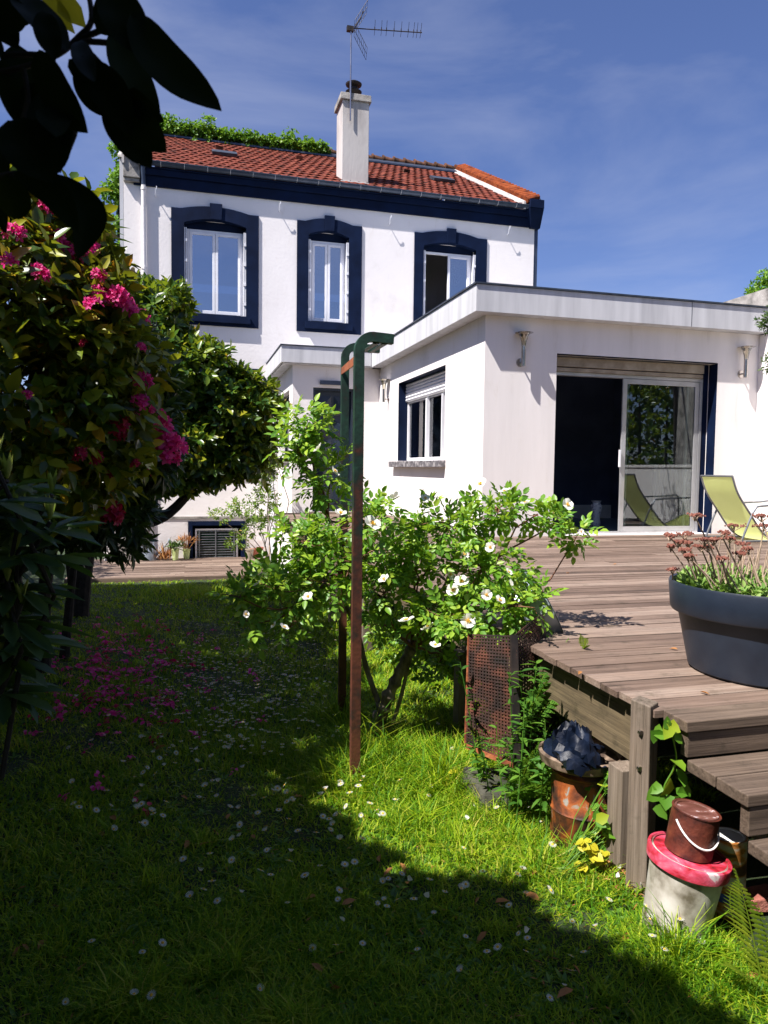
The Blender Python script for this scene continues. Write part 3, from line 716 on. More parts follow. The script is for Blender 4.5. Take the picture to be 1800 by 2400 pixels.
# ================================================================ PORCH
porch = thing('entrance_porch', 'low white flat-roofed entrance porch with a dark panelled door', 'porch', (2.9, 14.66, -.6))
PW = MB(); PW.wall(2.04, 3.85, -.6, 3.70, 14.66, 14.9, [(2.46, 3.31, .74, 3.27)])
PW.build('wall', PLASTER, porch)
SW = MB(xf=lambda p: (p[1], p[0], p[2])); SW.wall(14.9, YH - .002, -.6, 3.70, 2.04, 2.25, [(15.12, 16.75, 1.80, 3.25)])
SW.build('side_wall', PLASTER, porch)
pf = MB(); pf.box(1.788, 3.62, 14.48, 14.52, 3.72, 4.05); pf.box(1.788, 1.828, 14.521, YH - .002, 3.72, 4.05); pf.box(1.83, 3.85, 14.525, YH - .002, 3.702, 3.76)
pf.build('parapet', ZINC, porch, .004)
pc = MB(); pc.box(1.77, 3.62, 14.462, 14.53, 4.053, 4.072); pc.box(1.77, 1.84, 14.531, YH - .002, 4.053, 4.072); pc.build('parapet_cap', CAPM, porch)
d_ = MB(); d_.box(2.46, 3.31, 14.80, 14.86, .74, 3.27)
for r_ in range(5):
    for c_ in range(2):
        xa = 2.54 + c_ * .37; xb = xa + .32; za = .88 + r_ * .46; zb = za + .40; xm, zm = (xa + xb) / 2, (za + zb) / 2
        d_.add([(xa, 14.797, za), (xb, 14.797, za), (xb, 14.797, zb), (xa, 14.797, zb), (xm, 14.755, zm)], [(0, 1, 4), (1, 2, 4), (2, 3, 4), (3, 0, 4)])
dr = d_.build('door', DOORM, porch)
MB().frame(2.462, 3.308, .742, 3.268, 14.70, 14.798, .05).build('door_frame', DOORM, dr)
MB().lathe((3.22, 14.78, 3.16), [(0, -.02), (.02, -.015), (.02, .015), (0, .02)], 10).build('door_bell', STEEL, dr)
pw_ = MB(xf=lambda p: (p[1], p[0], p[2])); pw_.frame(15.121, 16.749, 1.801, 3.249, 2.16, 2.20, .05); pwn = pw_.build('window', DOORM, porch)
MB().box(2.19, 2.20, 15.18, 16.7, 1.86, 3.2).build('pane', GLASS, pwn)
MB().box(1.98, 2.16, 15.05, 16.85, 1.74, 1.797).build('sill', CONC, porch)
MB().box(2.60, 3.02, 14.60, 14.655, 3.33, 3.41).build('door_lamp_box', GUTTER, porch)
MB().box(2.30, 3.45, 14.40, 14.655, .722, .738).build('door_step', STEPW, porch)
dp = MB(); dp.lathe((1.93, YH - .12, 3.45), [(.055, 0), (.055, .04), (.13, .24)], 12); dp.tube([(1.93, YH - .12, 3.5), (1.93, YH - .12, -.4)], .055, 12)
for z in (3.1, 2.6): dp.tube([(1.93, YH - .12, z - .025), (1.93, YH - .12, z + .025)], .065, 12)
dp.build('downpipe', PVC, porch)

# ================================================================ EXTENSION
ext = thing('garden_room', 'white flat-roofed garden room extension with a wide sliding glass door', 'extension', (6.0, 9.12, -.6))
DX0, DX1, DZ0, DZ1 = 4.92, 7.55, .725, 3.25
EW = MB(); EW.wall(3.85, 8.45, -.6, 3.70, 9.12, 9.40, [(DX0, DX1, DZ0, DZ1)])
EW.build('front_wall', PLAST2, ext)
ES = MB(xf=lambda p: (p[1], p[0], p[2])); ES.wall(9.40, 14.659, -.6, 3.70, 3.85, 4.15, [(10.65, 13.24, 1.78, 3.25)]); ES.wall(14.661, YH - .003, -.6, 3.70, 3.851, 4.15)
ES.build('side_wall', PLASTER, ext)
RW = MB(); RW.box(4.15, 8.2, 12.6, 12.7, .6, 3.70); RW.box(8.05, 8.2, 9.40, 12.6, .6, 3.7); RW.build('inner_wall', ROOM, ext)
MB().box(4.15, 8.05, 9.15, 12.6, .55, .72).build('inner_floor', FLOORM, ext)
MB().box(4.2, 8.04, 12.56, 12.597, .722, .98).build('skirting_board', WHITE, ext)
par = MB(); par.box(3.634, 8.75, 8.932, 8.972, 3.70, 4.05); par.box(3.634, 3.674, 8.973, YH - .002, 3.70, 4.05); par.box(3.675, 8.75, 8.975, YH - .002, 3.702, 3.80)
par.build('parapet', ZINC, ext, .004)
pc = MB(); pc.box(3.615, 8.75, 8.912, 8.985, 4.053, 4.075); pc.box(3.615, 3.69, 8.986, YH - .002, 4.053, 4.075); pc.build('parapet_cap', CAPM, ext)
sj = MB(); sj.box(6.92, 6.926, 8.929, 8.9315, 3.705, 4.05); sj.build('panel_joint', CAPM, ext)
# sliding door
sd_ = MB(); fy = 9.335
sd_.box(DX0 + .002, DX1 - .13, 9.25, 9.32, 3.10, 3.225); sd_.box(DX0 + .002, DX1 - .13, 9.27, 9.33, 3.035, 3.085)
sdo = sd_.build('shutter_box', mat('aged_cream', [(.3, (.20, .16, .11)), (.7, (.40, .34, .26))], 6, .6), ext)
fr = MB(); fr.frame(DX0 + .001, DX1 - .10, DZ0, 3.03, fy - .03, fy + .06, .045, .03)
door = fr.build('sliding_door', ALU, ext)
st = MB(); st.frame(6.10, 7.40, DZ0 + .032, 2.98, fy - .022, fy + .008, .07); st.box(6.19, 6.23, fy + .012, fy + .05, DZ0 + .032, 2.98); st.box(7.21, 7.25, fy + .012, fy + .05, DZ0 + .032, 2.98)
st.build('sash', ALU, door, .003)
dk2 = MB().box(7.455, DX1 - .004, fy - .02, fy + .06, DZ0, DZ1 - .01); dk2.build('dark_panel', NAVY, ext)
MB().box(6.171, 7.329, fy - .010, fy - .004, DZ0 + .103, 2.909).build('pane', GLASS, door)
MB().box(6.05, 6.075, fy - .06, fy - .035, 1.7, 1.95).build('handle', PVC, door)
dk = MB(); dk.box(DX1 - .003, DX1 - .001, 9.121, 9.30, DZ0, DZ1 - .01); dk.box(DX0 + .001, DX0 + .003, 9.121, 9.30, DZ0, DZ1 - .01); dk.box(DX0 + .005, DX1 - .005, 9.122, 9.22, DZ1 - .004, DZ1 - .002); dk.build('dark_reveal', NAVY, ext)  # dark sheets on the reveal; top strip stands in for its shadow line
# side window with half-lowered roller shutter
SWX = lambda p: (p[1], p[0], p[2])
wf = MB(xf=SWX); wf.frame(10.66, 13.23, 1.785, 2.93, 4.03, 4.09, .06); wf.box(12.0, 12.06, 4.0, 4.06, 1.845, 2.87); wf.box(11.2, 11.24, 4.0, 4.06, 1.845, 2.87)
sw = wf.build('window', PVC, ext)
MB().box(4.06, 4.07, 10.72, 13.17, 1.845, 2.87).build('pane', GLASS, sw)
rs = MB()
for i_ in range(6):
    z = 2.90 + i_ * .056
    rs.add([(4.00, 10.66, z), (4.00, 13.23, z), (3.985, 13.23, z + .028), (3.985, 10.66, z + .028), (4.00, 13.23, z + .052), (4.00, 10.66, z + .052)], [(0, 1, 2, 3), (3, 2, 4, 5)])
rs.build('roller_shutter', PVC, sw)
rv = MB(); rv.box(3.852, 4.14, 13.237, 13.2395, 1.79, 3.249); rv.box(3.852, 4.14, 10.651, 10.653, 1.79, 3.249); rv.box(3.853, 4.14, 10.655, 13.235, 3.246, 3.249); rv.build('window_reveal', NAVY, sw)
MB().box(3.74, 4.02, 10.58, 13.50, 1.67, 1.777).build('sill', mat('slate_sill', [(.35, (.06, .055, .06)), (.5, (.13, .12, .13)), (.62, (.34, .32, .32))], 14, .6, detail=8), ext, .005)
# neighbour's boundary wall along the right
nw = MB(); nw.box(8.26, 8.44, 8.35, 9.118, -.6, 3.69); nw.box(8.27, 8.43, 1.5, 8.349, -.6, 1.72); nw.box(8.25, 8.45, 1.5, 8.345, 1.721, 1.77)
o = nw.build('boundary_wall', PLAST2); tag(o, 'white rendered boundary wall closing the terrace on the right', 'wall')
nw = MB(); nw.hexa([(8.77, 7.0, -.6), (9.0, 7.0, -.6), (9.0, 20, -.6), (8.77, 20, -.6)], [(8.77, 7.0, 4.55), (9.0, 7.0, 4.55), (9.0, 20, 4.45), (8.77, 20, 4.45)])
o = nw.build('concrete_wall', CONC); tag(o, 'old grey concrete wall rising above the flat roof at far right', 'wall')

# ---- things in the room
vase = MB(); vc = at(1396, 1232, Z=.72)
vase.lathe((vc[0], vc[1], .722), [(0, 0), (.075, 0), (.085, .05), (.06, .15), (.095, .27), (.10, .33), (.06, .38), (.085, .42), (.07, .42)], 20)
o = vase.build('vase', mat('patterned_white_china', [(.52, (.72, .72, .74)), (.60, (.60, .60, .66)), (.63, (.10, .12, .25))], 24, .3)); tag(o, 'tall white patterned vase on the floor inside the sliding door', 'vase')
ac = thing('armchair', 'dark floral upholstered armchair seen through the open sliding door', 'armchair', (5.35, 10.9, .72))
FLOR = mat('floral_fabric', [(.36, (.012, .014, .02)), (.46, (.05, .12, .05)), (.55, (.30, .22, .14)), (.66, (.32, .05, .05))], 16, .9, dist=.8)
a_ = MB(); a_.hexa([(5.0, 10.6, 1.1), (5.55, 10.6, 1.1), (5.55, 11.3, 1.1), (5.0, 11.3, 1.1)], [(5.0, 10.62, 1.22), (5.52, 10.62, 1.22), (5.5, 11.3, 1.22), (5.0, 11.3, 1.22)]); a_.build('seat', FLOR, ac, .04)
a_ = MB(); a_.hexa([(5.42, 10.7, 1.2), (5.55, 10.7, 1.2), (5.55, 11.3, 1.2), (5.42, 11.3, 1.2)], [(5.62, 10.74, 1.82), (5.72, 10.74, 1.82), (5.72, 11.26, 1.82), (5.62, 11.26, 1.82)]); a_.build('backrest', FLOR, ac, .04)
for x, y in ((5.05, 10.65), (5.5, 10.65), (5.05, 11.25), (5.5, 11.25)): MB().tube([(x, y, .722), (x, y, 1.1)], .02, 6).build('leg', STEPW, ac)
ra = MB()
for i_ in range(6): ra.box(7.42 + i_ * .07, 7.47 + i_ * .07, 10.3, 10.38, .85, 1.75)
ra.box(7.40, 7.85, 10.31, 10.37, .88, .92); ra.box(7.40, 7.85, 10.31, 10.37, 1.68, 1.72)
o = ra.build('radiator', WHITE, None, .008); tag(o, 'white column radiator behind the closed glass pane', 'radiator')
# ---- wall lamps
def wall_lamp(base, n2, label):
    """base on wall, n2 outward direction"""
    t = thing('wall_lamp', label, 'lamp', base, 'steel wall lamps on the extension')
    b = np.array(base, float); nrm = np.array(n2, float); side = np.cross(nrm, (0, 0, 1))
    pl = MB(); rotm = Vector((0, 0, 1)).rotation_difference(Vector(n2)).to_matrix()
    pl.lathe(b, [(0, .018), (.055, .015), (.06, 0.001)], 20, rotm); pl.build('back_plate', STEEL, t)
    c = b + nrm * .10 + side * .0
    MB().tube([b, c], .012, 8).build('arm', STEEL, t)
    MB().lathe(c + np.array([0, 0, -.06]), [(0, 0), (.03, 0), (.03, .26), (0, .26)], 16).build('lamp_body', STEEL, t)
    MB().lathe(c + np.array([0, 0, .201]), [(.029, 0), (.034, .06), (.055, .13), (.085, .18)], 20).build('glass_funnel', LAMPG, t)
    MB().lathe(c + np.array([0, 0, .384]), [(0, .018), (.06, .012), (.125, 0), (0, 0)], 24).build('lamp_cap', STEEL, t)
p1 = at(1219, 850, Y=9.12); p2 = at(1736, 877, Y=9.12); p3 = at(911, 936, X=3.85)
wall_lamp(p1, (0, -1, 0), 'steel wall lamp left of the sliding glass door')
wall_lamp(p2, (0, -1, 0), 'steel wall lamp right of the sliding glass door')
wall_lamp(p3, (-1, 0, 0), 'steel wall lamp in the corner beside the dark porch door')

# ================================================================ DECKS
DZ = .72
deck = thing('wooden_deck', 'large weathered brown timber terrace raised above the lawn', 'deck', (4.5, 8, -.3))
db = MB(); y = 2.33; wdt = .118
while y < 14.64:
    x = 1.705 + rng.normal() * .006
    xe = 8.255
    if y > 9.1: xe = 3.848
    if y > 14.6: break
    while x < xe - .1:
        ln = rng.uniform(2.2, 4.2); x2 = min(xe, x + ln)
        if xe - x2 < .4: x2 = xe
        zj = rng.normal() * .0028; wj = rng.normal() * .0022
        db.hexa([(x, y + wj, DZ - .028), (x2, y - wj, DZ - .028), (x2, y + wdt - wj, DZ - .028), (x, y + wdt + wj, DZ - .028)],
                [(x, y + wj, DZ + zj), (x2, y - wj, DZ + zj * .5), (x2, y + wdt - wj, DZ - zj * .6), (x, y + wdt + wj, DZ + zj * .4)])
        x = x2 + .003
    y += wdt + .007
db.build('decking', DECK, deck)
fa = MB(); fa.box(1.76, 1.80, 2.43, 14.5, .43, .688); fa.build('fascia_board', DECKY, deck, .003)
jb = MB()
for y in np.arange(3, 14, 1.3): jb.box(1.805, 8.1, y, y + .05, .5, .688)
jb.build('joist', STEPW, deck)
for (px_, y) in ((1.735, 2.48), (1.78, 4.4), (1.74, 6.95), (1.74, 8.7), (1.76, 11.5)):
    MB().hexa([(px_ - .06, y, gz(y) - .1), (px_ + .05, y, gz(y) - .1), (px_ + .05, y + .10, gz(y) - .1), (px_ - .06, y + .10, gz(y) - .1)], [(px_ - .06, y, .425), (px_ + .05, y, .425), (px_ + .05, y + .10, .425), (px_ - .06, y + .10, .425)]).build('post', POSTW, deck, .004)
sp = MB(); sp.hexa([(1.640, 2.385, -.1), (1.685, 2.315, -.1), (1.755, 2.36, -.1), (1.710, 2.425, -.1)], [(1.645, 2.395, .750), (1.688, 2.330, .735), (1.750, 2.368, .738), (1.706, 2.428, .75)])
o = sp.build('corner_post', POSTW, deck, .004)
for z in (.63, .49): MB().lathe((1.664, 2.348, z), [(0, -.012), (.010, -.012), (.010, 0.0), (0, 0.0)], 8, Matrix.Rotation(R(90), 3, 'X')).build('bolt', STEEL, o)
# steps
def plank(mb, x0, x1, y0, y1, z0, z1): mb.box(x0, x1, y0, y1, z0, z1)
for (x0, y0, y1, z) in ((1.74, 2.19, 2.325, .722), (1.75, 2.05, 2.195, .58), (1.752, 1.90, 2.045, .578), (1.755, 1.76, 1.895, .43), (1.80, 1.60, 1.75, .428), (1.95, 1.45, 1.595, .28), (1.86, 1.10, 1.44, .14)):
    MB().box(x0, 4.2, y0, y1, z - .042, z).build('tread', STEPW, deck, .004)
for (x0, y0, z0, z1) in ((1.755, 2.20, .583, .676), (1.765, 1.905, .434, .534), (1.95, 1.61, .284, .384), (1.9, 1.46, -.05, .236)):
    MB().box(x0, 4.2, y0, y0 + .04, z0, z1).build('riser', STEPW, deck, .003)
for (x0, y0, y1, z0, z1) in ((2.05, 1.95, 2.2, .25, .53),):
    MB().box(x0, x0 + .04, y0, y1, z0, z1).build('stringer', POSTW, deck)

low = thing('low_deck', 'low grey timber boardwalk along the foot of the white house wall', 'deck', (0, 15.5, -.5))
lb = MB(); y = 14.3
while y < 17.08:
    x = -2.2
    while x < 1.6:
        x2 = min(1.68, x + rng.uniform(1.8, 3)); zj = rng.normal() * .004
        lb.box(x, x2, y, y + .138, -.50, -.47 + zj); x = x2 + .004
    y += .146
lb.build('decking', DECK, low); MB().box(-2.2, 1.68, 14.26, 14.298, -.64, -.475).build('fascia_board', DECK, low)
hb = MB(); hb.box(-1.80, -1.04, 16.95, YH - .052, -.62, .18); o = hb.build('masonry_block', BASEW, None, .09); tag(o, 'white rounded masonry block at the left foot of the house', 'masonry')
hb = MB(); hb.box(-1.62, -1.20, 16.925, 16.948, -.46, .02); o = hb.build('meter_hatch', CONC, None, .004); tag(o, 'flat grey hatch cover set on the white masonry block', 'hatch')

# ================================================================ OBJECTS BY THE HOUSE WALL
wc = thing('watering_can', 'galvanised watering can with a round handle by the house wall', 'watering can', at(349, 1311, Z=-.47))
c = at(349, 1312, Z=-.465); c[2] = -.468
MB().lathe(c, [(0, 0), (.16, 0), (.15, .30), (.13, .33), (.0, .335)], 20).build('body', GALV, wc)
MB().tube([c + np.array([-.13, 0, .25]), c + np.array([-.21, 0, .32]), c + np.array([-.16, 0, .44]), c + np.array([0, 0, .48]), c + np.array([.10, 0, .40]), c + np.array([.10, 0, .33])], .012, 8).build('handle', GALV, wc)
sp = MB(); sp.tube([c + np.array([.13, 0, .08]), c + np.array([.27, 0, .22]), c + np.array([.42, 0, .40])], [.03, .02, .016], 8); sp.lathe(c + np.array([.42, 0, .40]), [(.016, 0), (.05, .05), (.05, .06), (0, .065)], 12, Matrix.Rotation(R(45), 3, 'Y')); sp.build('spout', GALV, wc)

def leafy_pot(px, py, r_, h, pm, label, leafm, ln, wd, kk, name='plant_pot', soil=True, spiky=False):
    c = at(px, py, Z=-.465); c[2] = -.468; c[1] = min(c[1], 17.05)
    t = thing(name, label, 'plant pot', c)
    MB().lathe(c, [(0, 0), (r_ * .72, 0), (r_ * .95, h * .86), (r_ * 1.05, h * .86), (r_ * 1.05, h), (r_ * .92, h), (r_ * .9, h * .9), (0, h * .9)], 20).build('pot', pm, t)
    if kk:
        P = c + np.stack([rng.normal(size=kk) * r_ * .4, rng.normal(size=kk) * r_ * .4, np.full(kk, h * .9)], -1)
        D = unit(np.stack([rng.normal(size=kk) * .5, rng.normal(size=kk) * .5, np.ones(kk)], -1))
        g = Geo()
        if spiky: g.add(leaf_geo(P, D, rng.normal(size=(kk, 3)), ln * rng.uniform(.5, 1.1, kk), wd, .1)); g.add(whorls(P + D * ln * .5, D, 5, ln * .35, wd * .8, 1.0, .05))
        else: g.add(whorls(P + D * ln * .4 * rng.random(kk)[:, None], D, 6, ln * .6, wd, 1, .08))
        g.build('foliage', leafm, t)
leafy_pot(411, 1312, .085, .26, GPOT, 'tall pale green pot with a leafy plant near the basement window', L_RHF, .22, .035, 14)
leafy_pot(437, 1308, .085, .22, GPOT, 'green pot holding a reddish spiky plant beside the basement window', L_DEAD, .42, .018, 26, spiky=True)
leafy_pot(585, 1308, .10, .22, mat('greenish_glass_jar', [(.4, (.25, .24, .18)), (.7, (.45, .36, .28))], 20, .4), 'cloudy jar-like pot left of the two terracotta pots', L_FERN, .1, .02, 0)
leafy_pot(597, 1307, .095, .22, TERRA, 'brown terracotta pot right of the cloudy jar', L_FERN, .1, .02, 0)
leafy_pot(609, 1306, .085, .24, TERRA, 'reddest narrow terracotta pot nearest the downpipe', L_FERN, .1, .02, 0)
# old dried plant bundle between can and pot
c = at(385, 1312, Z=-.465); kk = 60
P = c + np.stack([rng.normal(size=kk) * .06, rng.normal(size=kk) * .05, np.zeros(kk)], -1)
g = Geo().add(leaf_geo(P, unit(np.stack([rng.normal(size=kk) * .6, rng.normal(size=kk) * .3, np.ones(kk)], -1)), rng.normal(size=(kk, 3)), rng.uniform(.15, .45, kk), .03, .2))
o = g.build('dried_plant', L_DEAD); tag(o, 'brown dried plant between the watering can and the green pot', 'plant')

# ================================================================ RUSTY FRAME
arch = thing('metal_frame', 'rusty green steel frame of two bent posts joined by bars', 'metal frame', (.85, 4, -.05))
def channel(foot, top, arm, mt_name):
    """U-section steel bar, bent over to the right at the top"""
    foot = np.array(foot); x, y = foot[0], foot[1]; w_, d_ = .050, .042
    r_ = .07; path = [(x, foot[2] - .1), (x, top - r_)]
    for a in np.linspace(0, math.pi / 2, 8)[1:]: path.append((x + r_ - r_ * math.cos(a), top - r_ + r_ * math.sin(a)))
    path.append((x + arm, top - .006))
    mb = MB()
    for i in range(len(path) - 1):
        pass
    pv = []
    for i, (px, pz) in enumerate(path):
        a = path[max(i - 1, 0)]; b = path[min(i + 1, len(path) - 1)]
        t = np.array([b[0] - a[0], b[1] - a[1]]); t /= np.linalg.norm(t); nn = np.array([-t[1], t[0]])   # outward (left/up)
        pv.append((np.array([px, pz]), nn))
    def strip(o0, o1, ya, yb):
        vs = []
        for (p, nn) in pv:
            for (oo, yy) in ((o0, ya), (o1, ya), (o1, yb), (o0, yb)):
                q = p + nn * oo; vs.append((q[0], yy, q[1]))
        n4 = len(pv); fs = [(4 * i + k, 4 * i + (k + 1) % 4, 4 * i + 4 + (k + 1) % 4, 4 * i + 4 + k) for i in range(n4 - 1) for k in range(4)]
        fs += [(3, 2, 1, 0), tuple(4 * n4 - 4 + k for k in range(4))]
        mb.add(vs, fs)
    strip(-w_ / 2, w_ / 2, y - d_ / 2, y - d_ / 2 + .004)         # web facing the viewer
    strip(w_ / 2 - .004, w_ / 2 - .0002, y - d_ / 2 + .0042, y + d_ / 2)   # outer flange
    strip(-w_ / 2 + .0002, -w_ / 2 + .004, y - d_ / 2 + .0042, y + d_ / 2)
    return mb
m, n, b, o = new_mat('rusty_green_steel')
t = noise(n, 9, 9, .65); c_ = n.nodes.new('ShaderNodeTexCoord'); sx = n.nodes.new('ShaderNodeSeparateXYZ'); n.links.new(c_.outputs['Object'], sx.inputs[0])
mr = n.nodes.new('ShaderNodeMapRange'); mr.inputs[1].default_value = .9; mr.inputs[2].default_value = 1.75; mr.inputs[3].default_value = -.16; mr.inputs[4].default_value = .10
n.links.new(sx.outputs[2], mr.inputs[0]); ad = n.nodes.new('ShaderNodeMath'); ad.operation = 'ADD'; n.links.new(t.outputs['Fac'], ad.inputs[0]); n.links.new(mr.outputs[0], ad.inputs[1])
r = ramp(n, [(.28, (.105, .032, .016)), (.40, (.055, .018, .011)), (.47, (.028, .018, .012)), (.53, (.006, .020, .014)), (.72, (.012, .050, .030))]); n.links.new(ad.outputs[0], r.inputs[0]); n.links.new(r.outputs[0], b.inputs['Base Color'])
b.inputs['Roughness'].default_value = .55
t2 = noise(n, 50, 5); bp = n.nodes.new('ShaderNodeBump'); bp.inputs['Strength'].default_value = .5; bp.inputs['Distance'].default_value = .004; n.links.new(t2.outputs['Fac'], bp.inputs['Height']); n.links.new(bp.outputs[0], b.inputs['Normal'])
RUSTG = m
F1 = at(831, 1844, Z=gz(3.5)); F2 = at(801, 1690, Z=gz(4.5)); F2 = at(801, 1690, Z=gz(F2[1]))
T1 = at(835, 788, Y=F1[1])[2]; T2 = at(805, 812, Y=F2[1])[2]
A1 = at(921, 800, Y=F1[1])[0] - F1[0]; A2 = at(889, 820, Y=F2[1])[0] - F2[0]
channel(F1, T1, A1, 0).build('post', RUSTG, arch, .0008); channel(F2, T2, A2, 0).build('post', RUSTG, arch, .0008)
hb_ = at(835, 845, Y=F1[1])[2]
MB().bar((F1[0] - .022, F1[1], hb_), (F2[0] - .022, F2[1], at(803, 870, Y=F2[1])[2]), .006, .045).build('crossbar', RUSTO, arch)
MB().bar((F1[0] + A1 * .5, F1[1], T1 - .03), (F2[0] + A2 * .5, F2[1], T2 - .03), .03, .006).build('crossbar', RUSTG, arch)
MB().bar((F1[0] + A1 * .75, F1[1], T1 - .03), (F2[0] + A2 * .75, F2[1], T2 - .03), .03, .006).build('crossbar', RUSTG, arch)

# ================================================================ PLANTER
pot = thing('planter', 'large round dark blue plastic planter on the timber terrace', 'planter', (2.56, 2.70, DZ))
pc_ = (2.56, 2.70, DZ + .002)
MB().lathe(pc_, [(0, 0), (.322, 0), (.334, .010), (.386, .262), (.414, .266), (.420, .275), (.430, .392), (.426, .402), (.412, .400), (.400, .34), (0, .34)], 96).build('pot', PLASTB, pot)
MB().lathe((pc_[0], pc_[1], pc_[2] + .345), [(0, .02), (.3, .012), (.398, 0)], 32).build('potting_soil', SOIL, pot)
sed = thing('sedum', 'sedum with dry russet flower heads and fresh green shoots in the planter', 'plant', (2.56, 2.70, 1.07))
kk = 620; a = rng.random(kk) * 6.283; rr = .385 * np.sqrt(rng.random(kk))
P = np.stack([pc_[0] + rr * np.cos(a), pc_[1] + rr * np.sin(a), np.full(kk, 1.07) + rng.random(kk) * .05], -1)
Geo().add(whorls(P, np.stack([rng.normal(size=kk) * .3, rng.normal(size=kk) * .3, np.ones(kk)], -1), 7, .034, .016, 1.0, .035, .1)).build('foliage', L_SEDUM, sed)
st = MB(); hd = MB()
heads = [(1629, 1211, .036), (1720, 1235, .05), (1785, 1213, .04), (1790, 1236, .04), (1570, 1258, .03), (1604, 1254, .034), (1690, 1253, .036), (1572, 1284, .022), (1590, 1273, .022), (1613, 1275, .026), (1650, 1269, .03), (1672, 1268, .034), (1710, 1264, .03), (1743, 1279, .028), (1643, 1284, .026), (1660, 1285, .03), (1602, 1292, .026), (1615, 1306, .016), (1577, 1338, .014), (1690, 1312, .018), (1755, 1290, .02), (1735, 1300, .02)]
for (hx, hy, hr) in heads:
    ang = rng.random() * 6.28; q = .30 * rng.random()
    y_ = 2.48 + rng.random() * .45
    top = at(hx, hy, Y=y_)
    foot = np.array([pc_[0] + (top[0] - pc_[0]) * .62 + rng.normal() * .03, min(max(y_ + rng.normal() * .04, 2.40), 3.0), 1.06])
    mid = (foot + top) / 2 + rng.normal(size=3) * .01
    st.tube([foot, mid, top], [.0045, .004, .003], 5)
    for j in range(9):
        a = rng.random() * 6.28; q = hr * math.sqrt(rng.random())
        e = top + np.array([math.cos(a) * q, math.sin(a) * q, .004 + rng.random() * .006]); st.tube([top - np.array([0, 0, .02]), e], [.0018, .0012], 4, False)
        for i_ in range(7):
            o2 = e + rng.normal(size=3) * np.array([.007, .007, .003]); hd.lathe(o2, [(0, -.004), (.0042, -.001), (.003, .004), (0, .005)], 5)
for i_ in range(85):
    a = rng.random() * 6.28; q = .33 * math.sqrt(rng.random()); f0 = np.array([pc_[0] + q * math.cos(a), pc_[1] + q * math.sin(a), 1.06])
    st.tube([f0, f0 + np.array([rng.normal() * .03, rng.normal() * .03, rng.uniform(.08, .26)])], [.004, .0025], 5)
st.build('dry_stem', DRY, sed); hd.build('flower_heads', SEDH, sed)

# ================================================================ LOUNGE CHAIR
lc = thing('sun_chair', 'lime green sling lounge chair with a grey tube frame', 'lounge chair', (7.7, 8.3, DZ))
ya, yb = 7.95, 8.55
bt = at(1641, 1114, Y=yb); X0 = 7.05
prof_ = [at(1643, 1115, Y=yb), at(1655, 1152, Y=yb), at(1678, 1190, Y=yb), at(1710, 1238, Y=yb), at(1735, 1256, Y=yb), at(1765, 1260, Y=yb), at(1800, 1245, Y=yb), at(1840, 1225, Y=yb), at(1900, 1225, Y=yb)]
def smoothp(pts, k=6):
    out = []; pts = [np.array(p) for p in pts]
    for i in range(len(pts) - 1):
        p0, p1, p2, p3 = pts[max(i - 1, 0)], pts[i], pts[i + 1], pts[min(i + 2, len(pts) - 1)]
        for t in np.linspace(0, 1, k, endpoint=False): out.append(.5 * ((2 * p1) + (-p0 + p2) * t + (2 * p0 - 5 * p1 + 4 * p2 - p3) * t * t + (-p0 + 3 * p1 - 3 * p2 + p3) * t ** 3))
    out.append(pts[-1]); return out
pp = smoothp(prof_)
sl = MB(); vs = []
for p in pp:
    for j in range(5): vs.append((p[0], ya + .02 + (yb - ya - .04) * j / 4, p[2] - .012 * math.sin(math.pi * j / 4)))
sl.add(vs, [(5 * i + j, 5 * i + j + 1, 5 * i + 6 + j, 5 * i + 5 + j) for i in range(len(pp) - 1) for j in range(4)], True)
sl.build('sling', LIME, lc)
ft = MB()
for y in (ya, yb): ft.tube([(p[0], y, p[2]) for p in pp], .013, 8)
ft.tube([(pp[0][0], ya, pp[0][2]), (pp[0][0], yb, pp[0][2])], .013, 8); ft.tube([(pp[-1][0], ya, pp[-1][2]), (pp[-1][0], yb, pp[-1][2])], .013, 8)
ft.build('frame', GREYT, lc)
for y in (ya - .04, yb + .04):
    f0 = np.array([7.02, y, DZ + .014]); 
    MB().tube(smoothp([(7.02, y, DZ + .014), (7.14, y, 1.02), (7.22, y, 1.16), (7.32, y, 1.20), (7.9, y, 1.225), (8.15, y, 1.24), (8.2, y, 1.1), (8.2, y, DZ + .014)], 5), .014, 8).build('armrest', GREYT, lc)
    MB().tube(smoothp([(7.02, y, DZ + .016), (7.3, y - .0, DZ + .016), (8.2, y, DZ + .016)], 4), .014, 8).build('runner', GREYT, lc)
MB().tube([(7.5, ya - .04, DZ + .02), (7.52, ya, DZ + .2), (7.6, ya, 1.0)], .013, 8).build('leg', GREYT, lc)
hz_ = MB(); hpts = [(8.0 + .22 * math.cos(a) * (1 - a * .012), 6.9 + .18 * math.sin(a), DZ + .016 + a * .0012) for a in np.linspace(0, 15, 70)]
hz_.tube(hpts, .012, 6); o = hz_.build('coiled_hose', BLACKM); tag(o, 'dark coiled hose lying on the terrace near the lime chair', 'hose')

